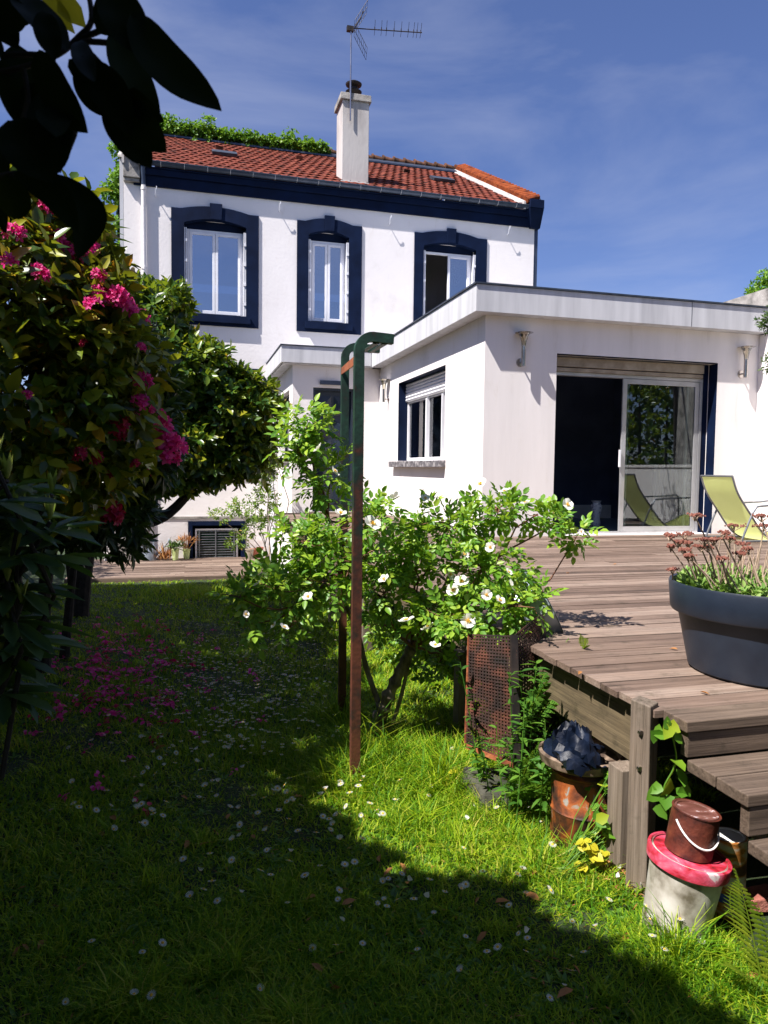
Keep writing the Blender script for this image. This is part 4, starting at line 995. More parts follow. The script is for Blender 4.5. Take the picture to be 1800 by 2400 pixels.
# ================================================================ CLUTTER ALONG THE DECK
# rusty perforated panels, leaning
def perforated(c00, c10, c11, c01, nu, nv, frac=.52, th=.003):
    """lattice of flat bars with square holes: corners bottom-left, bottom-right, top-right, top-left"""
    c00, c10, c11, c01 = [np.array(c) for c in (c00, c10, c11, c01)]
    nrm = unit(np.cross(c10 - c00, c01 - c00)) * th
    P = lambda u, v: (c00 * (1 - u) + c10 * u) * (1 - v) + (c01 * (1 - u) + c11 * u) * v
    mb = MB()
    def strip(u0, u1, v0, v1, n_off):
        q = [P(u0, v0), P(u1, v0), P(u1, v1), P(u0, v1)]; mb.hexa([p + n_off for p in q], [p + nrm + n_off for p in q])
    wu = (1 - frac) / nu; wv = (1 - frac) / nv
    bul = lambda u, v: nrm / th * (.018 * math.sin(math.pi * v) * math.sin(2.6 * u + .4) + .006 * math.sin(v * 9 + u * 3))
    P0 = P; P = lambda u, v: P0(u, v) + bul(u, v)
    K = 6
    for i in range(nu + 1):
        u = i / nu * (1 - wu)
        for k in range(K): strip(u, u + wu, k / K, (k + 1) / K, nrm * 0)
    for j in range(nv + 1):
        v = j / nv * (1 - wv)
        for k in range(4): strip(k / 4, (k + 1) / 4, v, v + wv, nrm * .55)
    return mb
g1 = thing('perforated_panel', 'rusty brown perforated metal panel leaning beneath the rose bush', 'metal panel', at(1095, 1742, Y=3.38))
A = at(1093, 1742, Y=3.38); B = at(1206, 1788, Y=3.22); Cc = at(1206, 1490, Y=3.34); Dd = at(1101, 1486, Y=3.46)
perforated(A, B, Cc, Dd, 15, 36).build('mesh_sheet', RUST, g1)
e_ = MB(); e_.bar(A, Dd, .006, .022, (1, 0, 0)); e_.bar(A + np.array([0, -.004, -.012]), B + np.array([0, -.004, -.012]), .02, .022); e_.build('edge_strip', RUSTO, g1)
g2 = thing('perforated_panel', 'darker perforated metal panel standing in shade next to the terrace edge', 'metal panel', at(1215, 1790, Y=3.2))
A = at(1212, 1800, Y=3.14); B = at(1292, 1700, Y=3.42); Cc = at(1268, 1440, Y=3.52); Dd = at(1204, 1488, Y=3.30)
perforated(A, B, Cc, Dd, 14, 34, .5).build('mesh_sheet', RUST, g2)
e_ = MB(); e_.bar(B, Cc, .012, .03, (1, 0, 0)); e_.bar(A, Dd, .02, .035, (1, 0, 0)); e_.build('edge_strip', BLACKM, g2)
tb = MB(); tc_ = at(1215, 1450, Y=3.85); tl = Matrix.Rotation(R(62), 3, 'Y') @ Matrix.Rotation(R(10), 3, 'X')
tb.lathe(tc_, [(0, 0), (.20, 0), (.215, .01), (.235, .16), (.245, .165), (.225, .17), (.20, .03), (0, .03)], 32, tl)
o = tb.build('zinc_tub', GALV); tag(o, 'round galvanised tub tipped on its side behind the rose', 'tub')
cb = MB(); cc = at(1170, 1800, Y=3.3)
cb.hexa([(cc[0] - .19, 3.12, -.1), (cc[0] + .13, 3.05, -.1), (cc[0] + .16, 3.4, -.1), (cc[0] - .16, 3.5, -.1)], [(cc[0] - .15, 3.16, .07), (cc[0] + .11, 3.10, .06), (cc[0] + .14, 3.38, .07), (cc[0] - .13, 3.46, .08)])
o = cb.build('concrete_block', mat('dark_concrete', [(.35, (.02, .022, .012)), (.6, (.07, .065, .05)), (.8, (.14, .13, .11))], 6, .95, bump=.7, bscale=30, detail=9), None, .015); tag(o, 'weathered concrete block under the rusty perforated panel', 'block')  # darker, mottled variant of the old concrete
# drum with bag
dr_ = thing('steel_drum', 'rusty orange and white steel drum beside the terrace post', 'drum', (1.69, 2.77, 0))
DRUSTM = mat('drum_paint', [(.40, (.012, .006, .004)), (.48, (.07, .02, .008)), (.58, (.24, .055, .010)), (.63, (.30, .09, .02)), (.66, (.24, .22, .19)), (.8, (.36, .34, .30))], 9, .6, bump=.4, bscale=30, detail=9, dist=.4)
MB().lathe((1.69, 2.79, -.04), [(0, 0), (.14, 0), (.14, .17), (.146, .18), (.14, .19), (.14, .34), (.148, .35), (.14, .36), (0, .36)], 32).build('body', DRUSTM, dr_)
MB().lathe((1.68, 2.80, .335), [(.11, -.005), (.160, 0), (.180, .012), (.186, .05), (.172, .056), (.160, .03), (.11, .01)], 40).build('rim', mat('dirty_cream_rim', [(.4, (.05, .03, .02)), (.6, (.24, .17, .12))], 12, .6), dr_)
bgm = MB(); vs = []; nn_ = 28; mm_ = 14
for i in range(mm_):
    ph = math.pi * .5 * i / (mm_ - 1)
    for k in range(nn_):
        th = 2 * math.pi * k / nn_
        rr_ = .125 * (1 + .13 * math.sin(th * 5 + i * .9) + .09 * math.sin(th * 11 + i * 2.1)) * math.cos(ph) + .001
        vs.append((1.625 + rr_ * .9 * math.cos(th), 2.76 + rr_ * 1.2 * math.sin(th), .37 + .13 * math.sin(ph) * (1 + .2 * math.sin(th * 3 + i)) + .012 * math.sin(th * 7 + i * 3)))
bgm.add(vs, [(i * nn_ + k, i * nn_ + (k + 1) % nn_, (i + 1) * nn_ + (k + 1) % nn_, (i + 1) * nn_ + k) for i in range(mm_ - 1) for k in range(nn_)], True)
o = bgm.build('plastic_bag', mat('blue_black_plastic', [(.4, (.002, .004, .010)), (.7, (.010, .018, .042))], 8, .42, bump=.5, bscale=14, spec=.18)); tag(o, 'crumpled dark blue plastic bag on top of the steel drum', 'bag')

# paint pots by the steps
def can(c, r_, h, body, lid, name, label, handle=True, lidm=None, rimh=.012):
    t = thing(name, label, 'paint can', c); c = np.array(c, float)
    MB().lathe(c, [(0, 0), (r_, 0), (r_, h * .97), (r_ * 1.03, h * .98), (r_ * 1.03, h), (r_ * .93, h), (r_ * .93, h - .006), (0, h - .006)], 40).build('body', body, t)
    MB().lathe(c + np.array([0, 0, h - .005]), [(0, .001), (r_ * .80, .001), (r_ * .82, .005), (r_ * .90, .006), (r_ * .92, .002)], 40).build('lid', lid, t)
    if handle:
        pts = []
        for a in np.linspace(-.5, math.pi + .15, 22):
            pts.append(c + np.array([-r_ * 1.04 * math.cos(a) * 1.0, -r_ * 1.0 * abs(math.sin(a)) - .006, h * .80 - math.sin(max(min(a, math.pi), 0)) * h * .47]))
        MB().tube(smoothp(pts[3:-1], 2), .0035, 6).build('handle', WHITE, t)
    return t
bk = thing('paint_bucket', 'large white plastic bucket with a pink and red paint-covered lid', 'bucket', (1.660, 2.12, 0)); bk.rotation_euler = (.05, .15, 0)
bc = np.array([1.660, 2.12, .0])
BKM = mat('dirty_white_plastic', [(.34, (.12, .10, .07)), (.46, (.34, .31, .26)), (.58, (.48, .45, .40)), (.75, (.56, .54, .50))], 9, .5, detail=8)
PINK = mat('pink_paint_lid', [(.34, (.10, .010, .010)), (.44, (.38, .015, .03)), (.55, (.50, .06, .11)), (.64, (.55, .13, .19)), (.68, (.60, .52, .52))], 13, .5, detail=9, bump=.4, bscale=20, dist=.6)
MB().lathe(bc, [(0, 0), (.108, 0), (.126, .285), (.122, .29)], 48).build('body', BKM, bk)
MB().lathe(bc, [(.128, .248), (.138, .249), (.141, .283), (.139, .290), (.130, .292), (.126, .285), (0, .288)], 56).build('lid', PINK, bk)
LIDR = mat('rusty_lid_with_paint', [(.40, (.09, .03, .018)), (.52, (.13, .045, .035)), (.60, (.18, .08, .06)), (.64, (.50, .40, .42))], 11, .6, bump=.3, bscale=60, stretch=(1, 3, 1), detail=6)
RED_RUST = mat('red_brown_rust', [(.3, (.022, .006, .005)), (.5, (.085, .018, .010)), (.66, (.13, .03, .016)), (.8, (.24, .07, .03))], 22, .55, bump=.3, bscale=70, detail=9)
rc_ = can((1.705, 2.115, bc[2] + .288), .080, .150, RED_RUST, LIDR, 'paint_can', 'rusty red-brown paint can with a wire handle standing on the pink lid'); rc_.rotation_euler = (.05, .15, 0)
ORANGE_CAN = mat('orange_white_label', [(.40, (.10, .04, .02)), (.48, (.58, .22, .04)), (.56, (.62, .56, .44)), (.75, (.66, .62, .55))], 8, .5, detail=6, stretch=(1, 1, 3))
t = can((1.925, 2.17, .0), .062, .29, ORANGE_CAN, WHITE, 'paint_can', 'tall white and orange rust-streaked can behind the bucket under the steps', handle=False)
MB().lathe((1.925, 2.17, .06), [(.0632, 0), (.0632, .035)], 40).build('blue_band', mat('blue_paint', [(.4, (.02, .05, .30)), (.6, (.05, .09, .45))], 20, .5), t)
sb_ = MB(); q = at(1770, 2090, Z=.06); sb_.hexa([q + np.array([-.05, -.03, -.06]), q + np.array([.06, -.05, -.06]), q + np.array([.09, .04, -.06]), q + np.array([-.02, .05, -.06])], [q + np.array([-.05, -.03, -.01]), q + np.array([.06, -.05, .0]), q + np.array([.09, .04, .0]), q + np.array([-.02, .05, -.01])])
o = sb_.build('brick', mat('pink_brick', [(.3, (.24, .07, .05)), (.7, (.45, .18, .14))], 18, .9, bump=.5), None, .006); tag(o, 'broken pinkish brick on the ground beside the orange-white can', 'brick')

# ================================================================ PLANTS
def fern(base, tips, m, label, L0=.6, group=None, wmax=.16, name='fern', npin=22):
    t = thing(name, label, 'fern', base, group); g = Geo(); st = MB()
    base = np.array(base, float)
    for tip in tips:
        tip = np.array(tip, float); Lf = np.linalg.norm(tip - base)
        mid = (base + tip) / 2 + np.array([0, 0, .16 * Lf])
        us = np.linspace(0, 1, npin); pts = np.array([(1 - u) ** 2 * base + 2 * u * (1 - u) * mid + u * u * tip for u in us])
        st.tube(pts[::3], np.linspace(.004, .001, len(pts[::3])), 4)
        tan = unit(np.gradient(pts, axis=0)); side = unit(np.cross(tan, np.array([0, 0, 1.0]) + rng.normal(size=3) * .25)); nrm = np.cross(side, tan)
        wl = wmax * Lf / .6 * np.clip(np.sin(np.clip(us * 1.05 + .08, 0, 1) * math.pi) ** .8, .05, 1) * np.where(us < .15, us / .15, 1)
        for sg in (-1, 1):
            dd = unit(side * sg + tan * .35)
            g.add(leaf_geo(pts, dd, nrm, wl + .004, np.full(npin, Lf / npin * .85), .12, .1, ((.25, 1.0), (.6, .7))))
            for q in (.3, .55, .78):      # pinnules notch the edge
                g.add(lite_geo(pts + dd * (wl * q)[:, None], unit(dd * .5 + tan * .8), nrm, wl * .16 * (1.1 - q) + .003, wl * .10 + .002))
                g.add(lite_geo(pts + dd * (wl * q)[:, None], unit(dd * .5 - tan * .8), nrm, wl * .16 * (1.1 - q) + .003, wl * .10 + .002))
    g.build('frond', m, t); st.build('stem', L_FERNY, t); return t
b1_ = at(1790, 2330, Z=0)
fern(b1_, [at(1722, 2040, Y=1.80), at(1850, 2120, Y=1.85), at(1690, 2260, Y=1.75)], L_FERNY, 'yellow-green fern frond arching in front of the paint bucket', wmax=.13, npin=26)
bx = np.array([1.52, 3.12, 0])
fern(bx, [at(1235, 1815, Y=2.9), at(1250, 1760, Y=2.95), at(1330, 1830, Y=2.75), at(1290, 1700, Y=3.1), at(1240, 1850, Y=2.85), at(1340, 1690, Y=3.15)], L_FERN, 'dark green fern between the perforated panel and the drum', wmax=.15)
bx = at(1380, 1560, X=1.66); bx = np.array([1.60, 2.75, .02])
fern(np.array([1.55, 3.3, .1]), [at(1300, 1540, Y=3.3), at(1250, 1620, Y=3.2), at(1340, 1590, Y=3.2), at(1330, 1500, Y=3.4), at(1280, 1600, Y=3.1)], L_FERN, 'tall shaded fern growing against the terrace side behind the drum', wmax=.12)
fern(at(1368, 1521, Z=DZ), [at(1360, 1487, Y=3.25), at(1378, 1496, Y=3.2), at(1383, 1512, Y=3.2)], L_FERNY, 'tiny fern sprouting between the terrace boards', wmax=.16, npin=12)
fb_ = on_ground(335, 1500)
fern(fb_, [fb_ + np.array([-.16, .02, .13]), fb_ + np.array([.15, 0, .12]), fb_ + np.array([.04, -.1, .17]), fb_ + np.array([-.07, .05, .2])], L_FERN, 'small fern in the dark grass under the left shrubs', wmax=.26, npin=12)

def lobed(P, D, N, Ln, m_geo, w=.8):
    """a leaf of three lobes"""
    S = unit(np.cross(D, N))
    for a, s in ((0, 1.0), (.85, .75), (-.85, .75)):
        d = unit(D * math.cos(a) + S * math.sin(a)); m_geo.add(leaf_geo(P, d, N, Ln * s, Ln * s * w, .12, .15))

def weed(points, m, label, Ln, name='weed', cat='plant', stems=True, rootz=None, per=1):
    t = thing(name, label, cat, points[0]); g = Geo(); P = np.array(points)
    P = np.concatenate([P + rng.normal(size=P.shape) * .018 for _ in range(per)]) if per > 1 else P
    D = unit(np.stack([rng.normal(size=len(P)), rng.normal(size=len(P)) - .3, rng.normal(size=len(P)) * .3 - .1], -1))
    N = unit(np.stack([rng.normal(size=len(P)) * .35 - .1, rng.normal(size=len(P)) * .35 - .55, np.ones(len(P)) * .8], -1))
    lobed(P, D, N, Ln * rng.uniform(.6, 1.1, len(P)), g)
    g.build('foliage', m, t)
    if stems:
        st = MB(); r0 = np.array(rootz if rootz is not None else [P[:, 0].mean(), P[:, 1].mean() + .03, 0])
        for p in P: st.tube([r0 + rng.normal(size=3) * .02, (r0 + p) / 2 + rng.normal(size=3) * .015, p], .0018, 4, False)
        st.build('stem', L_WEED, t)
    return t
wp = [at(x, y, Y=2.55 + rng.random() * .12) for x, y in ((1405, 1850), (1415, 1885), (1400, 1900), (1430, 1830), (1425, 1950), (1450, 1935), (1410, 1975), (1440, 1985), (1470, 1960), (1480, 1925), (1390, 1955), (1460, 2010), (1400, 1910), (1475, 1985), (1450, 1900), (1365, 1950), (1440, 1815), (1468, 1862))]
weed(wp, L_WEED, 'bright green lobed-leaf weed growing in front of the drum', .058, rootz=[1.50, 2.60, 0], per=2)
wp = [at(x, y, Y=2.5) for x, y in ((1357, 1990), (1375, 1995), (1395, 1988), (1365, 1978), (1405, 2000), (1420, 2008))]
weed(wp, L_YEL, 'low yellow-leaved weed at the foot of the green weed', .05, rootz=[1.42, 2.5, 0], per=2)
lw_ = thing('leafy_weed', 'tall shaded leafy weed standing between the perforated panels and the drum', 'plant', (1.5, 3.0, 0)); g = Geo(); st = MB()
for i in range(13):
    b0_ = np.array([rng.uniform(1.40, 1.62), rng.uniform(2.78, 3.35), 0]); h_ = rng.uniform(.35, .78); tp_ = b0_ + np.array([rng.normal() * .06, rng.normal() * .06, h_]); st.tube([b0_, (b0_ + tp_) / 2 + rng.normal(size=3) * .015, tp_], [.004, .003, .002], 5)
    n = int(h_ * 42); u = rng.uniform(.2, 1, n)[:, None]; a = rng.random(n) * 6.28
    g.add(leaf_geo(b0_ * (1 - u) + tp_ * u, np.stack([np.cos(a), np.sin(a), rng.uniform(-.1, .7, n)], -1), np.stack([rng.normal(size=n) * .2, rng.normal(size=n) * .2, np.ones(n)], -1), rng.uniform(.04, .085, n), rng.uniform(.012, .024, n), .3, .2))
g.build('foliage', L_FERN, lw_); st.build('stem', L_FERN, lw_)
# vine round the post
vp_ = [at(x, y, Y=2.22) for x, y in ((1555, 1715), (1580, 1720), (1570, 1700), (1590, 1700), (1545, 1730), (1580, 1780), (1575, 1830), (1590, 1825), (1540, 1885), (1560, 1860), (1585, 1860), (1530, 1880), (1550, 1840), (1600, 1865), (1565, 1875), (1555, 1690))]
t = thing('bindweed', 'broad-leaved green climber winding up beside the corner post', 'climber', (1.72, 2.24, 0)); P = np.array(vp_); g = Geo()
D = unit(np.stack([rng.normal(size=16), -np.abs(rng.normal(size=16)) * .4, rng.normal(size=16) * .7], -1)); N = unit(np.stack([rng.normal(size=16) * .3, -np.ones(16), rng.normal(size=16) * .4 + .5], -1))
g.add(leaf_geo(P, D, N, rng.uniform(.04, .075, 16), rng.uniform(.04, .068, 16), .2, .15, ((.12, 1.0), (.6, .8)))); g.build('foliage', L_WEED, t)
sm_ = MB(); sm_.tube(smoothp([(1.73, 2.25, 0), at(1560, 2000, Y=2.22), at(1570, 1900, Y=2.22), at(1555, 1850, Y=2.22), at(1585, 1780, Y=2.22), at(1565, 1690, Y=2.22)], 5), .003, 5); sm_.build('stem', L_WEED, t)
# bright two-leaf seedling in the lawn
sp_ = on_ground(1050, 1860)
t = thing('seedling', 'single bright yellow-green seedling standing in the sunlit lawn', 'plant', sp_); g = Geo()
P = np.array([at(1048, 1815, Y=sp_[1]), at(1050, 1812, Y=sp_[1]), at(1052, 1820, Y=sp_[1])]); g.add(leaf_geo(P, [(-.25, -.1, -1), (.9, 0, .25), (.2, -.2, -.8)], [(-.2, -1, .3), (0, -.6, 1), (.1, -1, .2)], [.085, .06, .05], [.042, .030, .024], .2)); g.build('foliage', L_YEL, t)
MB().tube([sp_, P[0]], .0025, 5).build('stem', L_WEED, t)

# ---- rose bush
rose = thing('rose_bush', 'sprawling wild rose with white yellow-centred flowers beside the rusty frame', 'rose bush', (.98, 4.2, -.1))
tr_ = MB()
rb0 = on_ground(872, 1742)
Yr = rb0[1]
tp = [rb0 - np.array([0, 0, .05]), at(885, 1690, Y=Yr - .02), at(902, 1650, Y=Yr - .05), at(930, 1590, Y=Yr - .08), at(950, 1550, Y=Yr - .1), at(967, 1512, Y=Yr - .1)]
pts_ = smoothp(tp, 6); rad_ = [.042 * (1 + .22 * math.sin(i * 1.9) + .12 * math.sin(i * 4.1)) * (1 - .25 * i / len(pts_)) for i in range(len(pts_))]
tr_.tube(pts_, rad_, 12)
tr_.tube(smoothp([at(892, 1660, Y=Yr), at(860, 1570, Y=Yr), at(838, 1480, Y=Yr), at(812, 1420, Y=Yr), at(800, 1350, Y=Yr), at(790, 1300, Y=Yr - .02), at(770, 1215, Y=Yr), at(745, 1140, Y=Yr)], 5), np.linspace(.018, .007, 36), 8)
tr_.tube(smoothp([at(905, 1740, Y=Yr), at(935, 1650, Y=Yr - .05), at(957, 1560, Y=Yr - .1), at(965, 1520, Y=Yr - .1)], 5), .013, 8)
tr_.tube(smoothp([at(890, 1735, Y=Yr + .1), at(925, 1610, Y=Yr + .1), at(995, 1480, Y=Yr), at(1080, 1400, Y=Yr), at(1010, 1320, Y=Yr), at(1090, 1240, Y=Yr), at(1200, 1190, Y=Yr), at(1300, 1210, Y=Yr), at(1385, 1265, Y=Yr)], 5), np.linspace(.014, .004, 41), 7)
trk = tr_.build('trunk', mat('rose_bark', [(.3, (.04, .03, .022)), (.5, (.15, .115, .085)), (.75, (.34, .28, .22))], 18, .95, bump=1, bscale=50, stretch=(1, 1, .45), detail=9), rose)
rblobs = []
def rb_(px, py, y, rx, ry, rz, n):
    c = at(px, py, Y=y); rblobs.append((c[0], c[1], c[2], rx, ry, rz, n))
rb_(725, 1000, 4.2, .13, .12, .11, 90); rb_(705, 1060, 4.2, .13, .12, .10, 80); rb_(775, 1110, 4.15, .12, .12, .10, 70); rb_(745, 1150, 4.2, .10, .10, .05, 44)
rb_(715, 1270, 4.1, .20, .2, .10, 120); rb_(640, 1380, 4.0, .22, .2, .13, 130); rb_(720, 1360, 4.1, .26, .24, .17, 170); rb_(680, 1470, 3.95, .13, .14, .09, 60); rb_(590, 1460, 3.9, .09, .1, .07, 32); rb_(560, 1400, 3.9, .08, .1, .05, 22)
rb_(860, 1220, 4.0, .26, .22, .12, 140); rb_(960, 1300, 4.0, .3, .28, .20, 260); rb_(1050, 1230, 3.9, .27, .24, .12, 150); rb_(1130, 1330, 3.8, .26, .25, .17, 200); rb_(1200, 1420, 3.6, .2, .2, .12, 130)
rb_(1170, 1190, 3.9, .17, .16, .06, 70); rb_(1260, 1205, 3.8, .13, .12, .05, 46); rb_(1350, 1260, 3.7, .08, .1, .06, 34); rb_(1310, 1225, 3.7, .08, .08, .05, 26)
rb_(1080, 1440, 3.7, .24, .2, .12, 150); rb_(900, 1390, 4.1, .26, .25, .14, 150); rb_(1040, 1540, 4.3, .16, .2, .20, 60); rb_(890, 1460, 4.5, .2, .2, .08, 50); rb_(960, 1500, 4.7, .22, .2, .12, 70); rb_(1000, 1440, 4.0, .2, .2, .12, 110); rb_(840, 1310, 3.95, .2, .2, .12, 110)
RP, RD = blob_pts(rblobs, shell=.95, skip=.0, up=.25)
g = Geo()
def rose_leaves(P, D, per=2):
    for _ in range(per):
        n = len(P); d = unit(D + rng.normal(size=(n, 3)) * .7 + np.array([0, 0, -.05])); N = unit(np.array([-.15, -.25, 1.0]) + rng.normal(size=(n, 3)) * .45); S = unit(np.cross(d, N)); N = np.cross(S, d)
        Lr = rng.uniform(.055, .10, n)[:, None]
        lf = (Lr[:, 0] * .56)
        for q, sg, sc in ((1.0, 0, 1.1), (.72, 1, 1), (.72, -1, 1), (.38, 1, .85), (.38, -1, .85)):
            base = P + d * Lr * q - N * Lr * q * q * .18
            dd = unit(d + S * sg * 1.3) if sg else d
            g.add(leaf_geo(base, dd, N + rng.normal(size=(n, 3)) * .12, lf * sc, lf * sc * .56, .25, .25))
sel_ = rng.random(len(RP)) < np.where((RP[:, 2] < .95) & (RP[:, 0] < .9),   .36, .46); RP, RD = RP[sel_], RD[sel_]; rose_leaves(RP, RD, 2)
g.build('foliage', L_ROSE, rose)
stt = MB(); cents = np.array([b[:3] for b in rblobs]); root = np.array(at(965, 1515, Y=Yr - .1)); root2 = at(800, 1350, Y=Yr)
for c_ in cents:
    rt_ = root if c_[0] > 1.05 else root2
    if c_[2] > 1.25 and c_[0] < 1.1: rt_ = at(770, 1215, Y=Yr)
    limb(stt, rt_, c_, .009, .004, .08, 6, 6)
for i in rng.choice(len(RP), 260, replace=False):
    j = np.argmin(((cents - RP[i]) ** 2).sum(1)); limb(stt, cents[j], RP[i], .0035, .0015, .1, 4, 4)
stt.build('branch', STEMM, rose)
def blossom_mesh():
    g = Geo(); a = np.arange(5) * 2 * math.pi / 5
    D = np.stack([np.cos(a), np.sin(a), np.full(5, .32)], -1); N = np.stack([-np.cos(a) * .4, -np.sin(a) * .4, np.ones(5)], -1)
    g.add(leaf_geo(np.zeros((5, 3)), D, N, .032, .030, -.12, -.15, ((.4, .7), (.84, 1.0))))
    return np_mesh('blossom', np.concatenate(g.V), np.concatenate(g.T), np.concatenate(g.Q))
BL = blossom_mesh(); BL.materials.append(F_WHITE)
def stamen_mesh():
    mb = MB(); 
    for i in range(14):
        a = i * 2.4; r_ = .0035 * math.sqrt(i / 3); mb.tube([(0, 0, .002), (r_ * math.cos(a), r_ * math.sin(a), .008), (r_ * 1.5 * math.cos(a), r_ * 1.5 * math.sin(a), .011)], [.001, .0012, .0016], 4)
    return mb.mesh('stamens')
SMn = stamen_mesh(); SMn.materials.append(F_YEL)
zz = lambda x, y: (500 + x * .5425, 1100 + y * .5425)
rfl = [(1155, 65, 1.1), (1258, 95, 1), (1350, 148, .9), (1527, 155, 1.1), (785, 120, 1), (548, 195, 1), (683, 238, 1.55), (915, 128, .9), (945, 378, .8), (1080, 372, 1), (1200, 338, .9), (1018, 455, 1), (1072, 487, 1.1), (1038, 527, 1.2), (740, 480, 1), (835, 655, 1.35), (1098, 655, 1.2), (930, 690, 1.2), (958, 760, .9), (1285, 500, 1), (1180, 545, .9), (1235, 570, .9), (410, 553, .9), (305, 683, .8), (140, 628, .6), (190, 497, .7), (520, 12, 1), (1275, 445, .7), (990, 350, .7), (265, 677, .7), (455, -90, 1), (330, 40, .9), (1590, 270, .5), (620, 430, .6)]
for (x, y, s_) in rfl:
    px, py = zz(x, y); yy = 3.78 - .25 * (px > 1100) + rng.normal() * .04
    if py < 1200 and px < 860: yy = 3.98
    if py > 1350: yy -= .12
    p = at(px, py, Y=yy)
    o = bpy.data.objects.new('blossom', BL); COL.objects.link(o); o.parent = rose
    o.location = Vector(p) - rose.location
    dirv = Vector((rng.normal() * .7 - .2, -.5 + rng.normal() * .5, .8 + rng.normal() * .3)); o.rotation_euler = dirv.to_track_quat('Z', 'Y').to_euler(); o.scale = (s_ * 1.12 * rng.uniform(.8, 1.15), s_ * 1.12, s_ * rng.uniform(.8, 1.7))
    s2 = bpy.data.objects.new('stamens', SMn); COL.objects.link(s2); s2.parent = o

# ---- left: camellia, rhododendron, far camellia
def shrub(name, label, cat, root, blobs, k, Ln, Wd, leafm, barkm, stems=50, geo=leaf_geo, spread=1.1, shell=.45, curl=.2, trunk=None, up=.35, along=.06, lump=.10, skip=.72, shrink=.80):
    t = thing(name, label, cat, root)
    blobs = [(b[0], b[1], b[2], b[3] * shrink, b[4] * shrink, b[5] * shrink, b[6]) for b in blobs]
    P, D = blob_pts(blobs, shell=shell, up=up, lump=lump, skip=skip)
    V = whorls(P, D, k, Ln, Wd, spread, along, curl, geo)
    Geo().add(V).build('foliage', leafm, t)
    mb = MB(); ends = [np.array(root) + np.array([0, 0, 1.0])]
    if trunk:
        ends = []
        for pts, r0, r1 in trunk: pp_ = smoothp(pts, 5); mb.tube(pp_, np.linspace(r0, r1, len(pp_)), 9); ends += [np.array(q) for q in pp_[len(pp_) // 2:]]
    C_ = np.array([b[:3] for b in blobs])
    for c in C_:
        e = min(ends, key=lambda q: np.linalg.norm(q - c)); limb(mb, e, c, .02, .010, .08, 6, 6)
    for i in rng.choice(len(P), min(stems * 3, len(P)), replace=False):
        j = np.argmin(((C_ - P[i]) ** 2).sum(1)); limb(mb, C_[j], P[i], .006, .003, .1, 5, 4)
    mb.build('trunk', barkm, t)
    return t, P, D
def BB(px, py, y, rx, ry, rz, n):
    c = at(px, py, Y=y); return (c[0], c[1], c[2], rx, ry, rz, n)
far_root = np.array([-1.38, 10.2, gz(10.2)])
fb = [BB(350, 770, 9.8, .55, .55, .50, 420), BB(450, 880, 9.6, .62, .6, .5, 520), BB(550, 960, 9.6, .50, .5, .5, 420), BB(575, 1050, 9.6, .42, .4, .45, 300), BB(480, 1050, 9.6, .6, .5, .5, 460), BB(380, 970, 9.6, .6, .5, .6, 420), BB(300, 880, 9.8, .6, .6, .6, 380), BB(330, 720, 10, .36, .4, .3, 150), BB(405, 705, 10, .22, .3, .18, 70), BB(605, 950, 9.5, .26, .3, .36, 120), BB(420, 1110, 9.6, .4, .4, .22, 130), BB(350, 1110, 9.6, .35, .35, .3, 130)]
shrub('camellia_tree', 'glossy dark green camellia tree with a curved low limb before the house', 'tree', far_root, fb, 7,   .118, .056, L_CAMF, BARKD, 70, shell=.6, up=.2, along=.09, lump=.20, shrink=.88, spread=1.2,
      trunk=[([far_root, (-1.30, 10.1, .3), (-1.15, 10.0, .82), (-.75, 9.8, .86), (-.30, 9.7, .98), (.05, 9.65, 1.35), (.15, 9.6, 1.7)], .11, .045),
             ([far_root, (-1.45, 10.1, .8), (-1.2, 9.9, 1.8), (-.9, 9.8, 2.8)], .12, .04), ([(-1.15, 10.0, .82), (-.9, 9.8, 1.6), (-.4, 9.7, 2.2)], .06, .03)])
nr = np.array([-1.75, 5.6, gz(5.6)])
nb = [BB(60, 560, 4.4, .45, .5, .42, 260), BB(60, 720, 4.3, .6, .5, .45, 380), BB(190, 700, 4.5, .30, .4, .35, 180), BB(180, 870, 4.4, .5, .5, .45, 360), BB(60, 950, 4.3, .6, .5, .5, 380), BB(-60, 800, 4.2, .7, .6, .9, 420), BB(250, 1000, 4.6, .30, .4, .35, 160), BB(130, 1110, 4.8, .5, .5, .35, 220), BB(-140, 700, 4.3, .6, .6, .6, 200)]
_, CAP, _ = shrub('camellia_bush', 'large camellia bush with yellowing glossy leaves at the left edge', 'shrub', nr, nb, 6, .098, .050, L_CAM, BARKD, 60, shell=.6, up=.3, along=.09,
      trunk=[([nr, (-1.7, 5.5, .5), (-1.4, 5.2, 1.3), (-1.2, 4.9, 2.2)], .08, .03), ([nr + np.array([.3, .2, 0]), (-1.3, 5.6, .8), (-.9, 5.3, 1.6)], .06, .02), ([nr, (-2.0, 5.3, .9), (-1.9, 4.9, 1.9)], .07, .03)])
rr0 = np.array([-1.25, 6.9, gz(6.9)])
qb = [BB(205, 730, 5.6, .36, .45, .36, 200), BB(270, 830, 5.6, .36, .4, .36, 200), BB(330, 1000, 5.7, .30, .4, .4, 180), BB(300, 900, 5.7, .4, .5, .45, 220), BB(360, 1060, 5.7, .18, .3, .30, 80), BB(230, 1080, 5.8, .5, .5, .45, 260), BB(260, 1200, 6.0, .4, .5, .4, 170), BB(130, 600, 5.4, .5, .5, .45, 200), BB(140, 1180, 6.2, .55, .5, .5, 200)]
